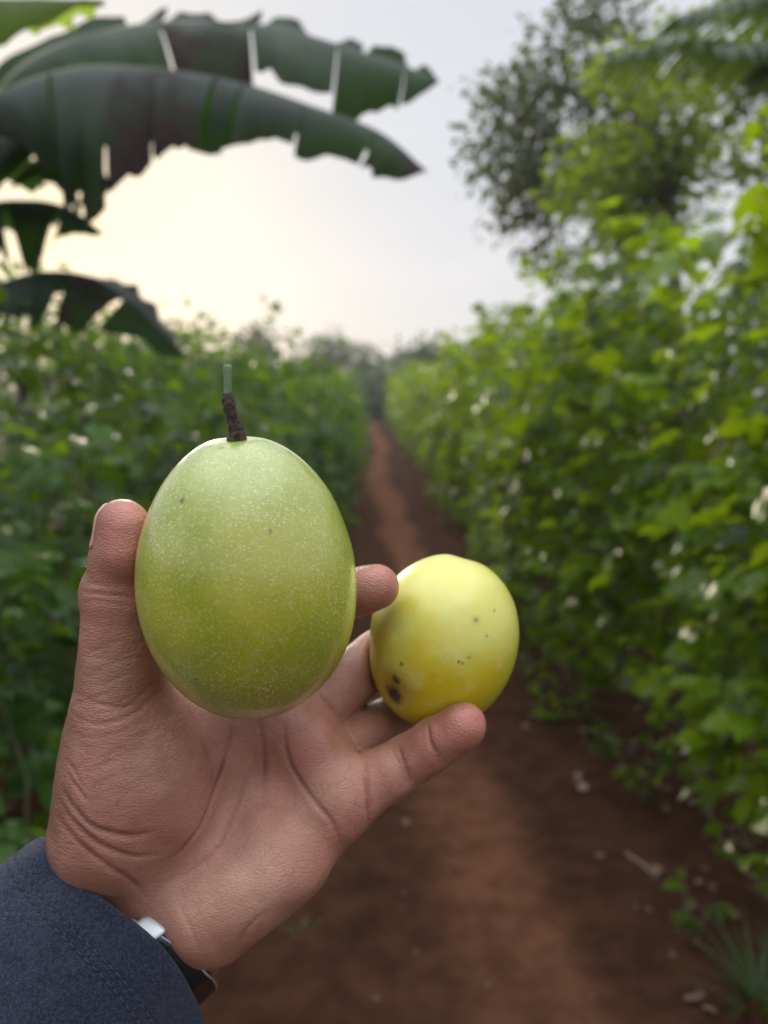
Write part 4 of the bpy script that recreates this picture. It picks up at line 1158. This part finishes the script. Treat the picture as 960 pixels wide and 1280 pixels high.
def sprig(label, x, y, h, n, size, seed, lean=(0, 0)):
    rg = np.random.RandomState(seed); o = np.array([x, y, gz(x, y)]); root = thing('vine_sprig', o, label, 'sprig', 'low sprigs at the foot of the hedge')
    mb = MB(); P, D, Nn, S = [], [], [], []
    for k in range(n):
        a = rg.uniform(0, 6.28); e = o+np.array([math.cos(a)*h*.6+lean[0], math.sin(a)*h*.6+lean[1], h*rg.uniform(.5, 1)])
        q = spline(np.array([o-[0, 0, .01], (o+e)/2+[0, 0, h*.25], e]), 8); mb.tube(q, np.linspace(.003, .0015, 8), 5)
        for i in range(2, 8):
            aa = rg.uniform(0, 6.28); d = np.array([math.cos(aa), math.sin(aa), -.1]); P.append(q[i]); D.append(d); Nn.append(np.array([0, 0, 1])+rg.normal(0, .35, 3)); S.append(size*rg.uniform(.6, 1.1))
    link('stems', mb.mesh('stems', o), M_stem, parent=root)
    link('leaves', leaf_mesh('leaves', [leaves(np.array(P), np.array(D), np.array(Nn), np.array(S), OVAL)], o), M_vine, parent=root)
x, y = gpix(868, 1185); sprig('small pale green sprig on bare soil near the lower right corner', x, y, .16, 3, .055, 31)
x, y = gpix(800, 1010); sprig('leafy sprig creeping out from under the right hedge', x, y, .30, 6, .085, 32)
x, y = gpix(735, 905); sprig('leafy sprig at the hedge foot beside the yellow fruit', x, y, .26, 5, .085, 33)
x, y = gpix(690, 800); sprig('farthest low sprig at the foot of the right hedge', x, y, .26, 6, .09, 34)
# bare vine loops hanging under the hedge
lp = MB(); x, y = gpix(900, 1110)
lp.tube(spline(np.array([[x-.05, y+.25, .42], [x+.0, y+.05, .16], [x+.10, y-.04, .05], [x+.22, y, .12], [x+.34, y+.10, .4], [x+.36, y+.15, .8]]), 30), .005, 7)
tag(link('dry_vine', lp.mesh('dry_vine', (x, y, 0)), simple('dry_vine_bark', (.13, .085, .06), .85, nscale=60), loc=(x, y, 0)), 'bare brown vine looping down to the soil under the right hedge', 'vine')
lp = MB(); x, y = gpix(800, 1085)
lp.tube(np.array([[x-.03, y+.05, gz(x, y)+.012], [x, y, gz(x, y)+.016], [x+.03, y-.07, gz(x, y)+.012]]), .005, 7)
tag(link('twig', lp.mesh('twig', (x, y, 0)), simple('dry_twig', (.24, .17, .13), .85, nscale=60), loc=(x, y, 0)), 'short dry twig lying on the dark soil right of the path', 'twig')
# stones
def stone(label, px, py, s, seed, group=None):
    x, y = gpix(px, py); z = gz(x, y)
    import bmesh
    bm = bmesh.new(); bmesh.ops.create_icosphere(bm, subdivisions=3, radius=1)
    V = np.array([v.co for v in bm.verts]); V = V*(1+.25*vnoise(V*1.3, seed)+.1*vnoise(V*3, seed+1))[:, None]*np.array([1, .8, .6])*s
    for v, c in zip(bm.verts, V): v.co = c
    me = bpy.data.meshes.new('stone'); bm.to_mesh(me); bm.free()
    for p in me.polygons: p.use_smooth = True
    o = link('stone', me, M_pale if 'pale' in label else M_stone, loc=(x, y, z+.012+s*.3)); o.rotation_euler.z = seed
    tag(o, label, 'stone', group)
M_pale = simple('pale_stone', (.26, .19, .16), .85, nscale=40, var=.4)
M_stone = simple('stone', (.095, .055, .04), .85, nscale=40, var=.4)
stone('single pale stone on the dark soil right of the yellow fruit', 728, 990, .022, 3)
for k, (px, py, s) in enumerate(((640, 1150, .010), (810, 1142, .012), (795, 1138, .010), (740, 1250, .008), (700, 1185, .007), (560, 1090, .007), (520, 1190, .009), (610, 1230, .008), (470, 1250, .010), (655, 1010, .009), (840, 1200, .012), (875, 1255, .014), (505, 1120, .008))):
    stone('small dull pebble lying on the bare earth', px, py, s, 10+k, 'pebbles on the bare earth')
# fallen leaves, more of them under the hedges
def litter():
    rg = np.random.RandomState(12); n = 900
    y = rg.uniform(.9, 14, n); side = rg.rand(n) < .65
    x = np.where(side, face_right(y)-.05+rg.normal(0, .22, n), face_left(y)+rg.normal(0, .2, n))
    few = rg.rand(n) < .05; x[few] = rg.uniform(-.6, 1.0, few.sum())
    keep = np.abs(x-path_x(y)) > .22; x, y = x[keep], y[keep]; n = len(x)
    z = ground_mesh_z(x, y)+.020
    P = np.stack([x, y, z], 1); a = rg.uniform(0, 6.28, n); D = np.stack([np.cos(a), np.sin(a), rg.normal(0, .12, n)], 1)
    Nn = np.stack([rg.normal(0, .25, n), rg.normal(0, .25, n), np.ones(n)], 1)
    o = link('leaf_litter', leaf_mesh('leaf_litter', [leaves(P, D, Nn, rg.uniform(.02, .06, n), OVAL)], (0, 0, 0)), M_dry); tag(o, 'dry brown fallen leaves scattered along the hedge feet', 'leaf litter', None, 'stuff')
litter()
def weeds():
    rg = np.random.RandomState(14); n = 2600
    y = rg.uniform(3.2, 20, n); lr = rg.rand(n) < .55
    x = np.where(lr, face_left(y)+.05+np.abs(rg.normal(0, .16, n)), face_right(y)-.02-np.abs(rg.normal(0, .14, n)))
    P = np.stack([x, y, ground_mesh_z(x, y)+.015+np.abs(rg.normal(0, .05, n))], 1); a = rg.uniform(0, 6.28, n)
    D = np.stack([np.cos(a), np.sin(a), rg.uniform(0, .8, n)], 1); Nn = np.stack([rg.normal(0, .3, n), rg.normal(0, .3, n), np.ones(n)], 1)
    o = link('ground_cover', leaf_mesh('ground_cover', [leaves(P, D, Nn, rg.uniform(.03, .085, n), OVAL)], (0, 0, 0)), M_vine); tag(o, 'low weeds along both margins of the path', 'weeds', None, 'stuff')
weeds()

# ================================================================== LIGHT, SKY, CAMERA
sd = cam_pt(95, 285, 1.0); SUN = sd[0]*AX_R+sd[1]*AX_U+sd[2]*AX_F; SUN /= np.linalg.norm(SUN)
elev = math.asin(SUN[2]); azim = math.atan2(SUN[0], SUN[1])
w = bpy.data.worlds.new('World'); scene.world = w; w.use_nodes = True
t = w.node_tree; t.nodes.clear()
class WN(NT):
    def __init__(s): s.t = t
W = WN()
sky = W.n('ShaderNodeTexSky', _sky_type='NISHITA', _sun_disc=False, _sun_elevation=elev, _sun_rotation=azim, _air_density=1.0, _dust_density=2.0)
g_ = W.n('ShaderNodeTexCoord').outputs['Generated']
dirn = W.n('ShaderNodeVectorMath', _operation='NORMALIZE', i0=g_).outputs[0]
sep = W.n('ShaderNodeSeparateXYZ', Vector=dirn).outputs
# thin even overcast: brighter towards the zenith, warm round the hidden sun
zen = W.ramp(sep[2], .50, 1.0)
base = W.rgb(W.ramp(sep[2], .0, .34), (5.5, 5.6, 5.8), (5.6, 5.8, 6.3))
base = W.rgb(zen, base, (30.0, 30.0, 32.0))
dt = W.n('ShaderNodeVectorMath', _operation='DOT_PRODUCT', i0=dirn, i1=tuple(SUN)).outputs[1]
gl = W.math('POWER', W.math('MAXIMUM', dt, 0.0), 38.0)
gl2 = W.math('POWER', W.math('MAXIMUM', dt, 0.0), 260.0)
cl = W.n('ShaderNodeTexNoise', Vector=W.n('ShaderNodeMapping', Vector=dirn, Scale=(1.6, 1.6, 7.0)).outputs[0], Scale=1.6, Detail=4, Roughness=.5).outputs[0]
cl = W.ramp(cl, .3, .75)
base = W.rgb(W.math('MULTIPLY', cl, .55), base, (6.6, 6.4, 6.8))
warm = W.rgb(W.math('MULTIPLY', gl,   .85), base, (6.9, 6.2, 4.7))
warm = W.rgb(W.math('MULTIPLY', gl2, .8), warm, (7.5, 6.5, 4.3))
mix = W.rgb(.92, sky.outputs[0], warm)
bg = W.n('ShaderNodeBackground', Color=mix, Strength=.1)
ow = t.nodes.new('ShaderNodeOutputWorld'); t.links.new(bg.outputs[0], ow.inputs[0])

L = bpy.data.lights.new('sun', 'SUN'); L.energy = 1.5; L.angle = R(14); L.color = (1, .86, .66)
lo = bpy.data.objects.new('sun', L); COL.objects.link(lo)
lo.rotation_euler = Vector(tuple(SUN)).to_track_quat('Z', 'Y').to_euler(); lo.location = (0, 0, 20)

cam = bpy.data.cameras.new('camera'); co_ = bpy.data.objects.new('camera', cam); COL.objects.link(co_)
cam.sensor_fit = 'VERTICAL'; cam.sensor_height = 36; cam.sensor_width = 27; cam.lens = 36*FPX/1280
cam.clip_start = .01; cam.clip_end = 2000
co_.location = CAM; co_.rotation_euler = (math.pi/2-PITCH, 0, 0)
cam.dof.use_dof = True; cam.dof.focus_distance = .235; cam.dof.aperture_fstop = 8.4
scene.camera = co_
scene.view_settings.view_transform = 'Standard'; scene.view_settings.look = 'None'
scene.view_settings.exposure = .42; scene.view_settings.gamma = 1
scene.cycles.use_denoising = True
scene.cycles.max_bounces = 6; scene.cycles.diffuse_bounces = 2; scene.cycles.glossy_bounces = 2; scene.cycles.transparent_max_bounces = 8
# ---- air: far things fade a little
hz = MB(); lo_, hi_ = np.array([-130, -60, -1.2]), np.array([130, 130, 12.0])
hz.add(np.array([[x, y, z] for x in (lo_[0], hi_[0]) for y in (lo_[1], hi_[1]) for z in (lo_[2], hi_[2])]), np.array([[0, 1, 3, 2], [4, 6, 7, 5], [0, 4, 5, 1], [2, 3, 7, 6], [0, 2, 6, 4], [1, 5, 7, 3]]))
hm = bpy.data.materials.new('haze'); hm.use_nodes = True; ht = hm.node_tree; ht.nodes.clear()
pv = ht.nodes.new('ShaderNodeVolumePrincipled'); pv.inputs['Color'].default_value = (.93, .95, 1, 1); pv.inputs['Density'].default_value = .0018; pv.inputs['Anisotropy'].default_value = .3
ho = ht.nodes.new('ShaderNodeOutputMaterial'); ht.links.new(pv.outputs[0], ho.inputs['Volume'])
h_ = link('haze', hz.mesh('haze', smooth=False), hm); tag(h_, 'thin pale evening haze in the air', 'haze', None, 'stuff')
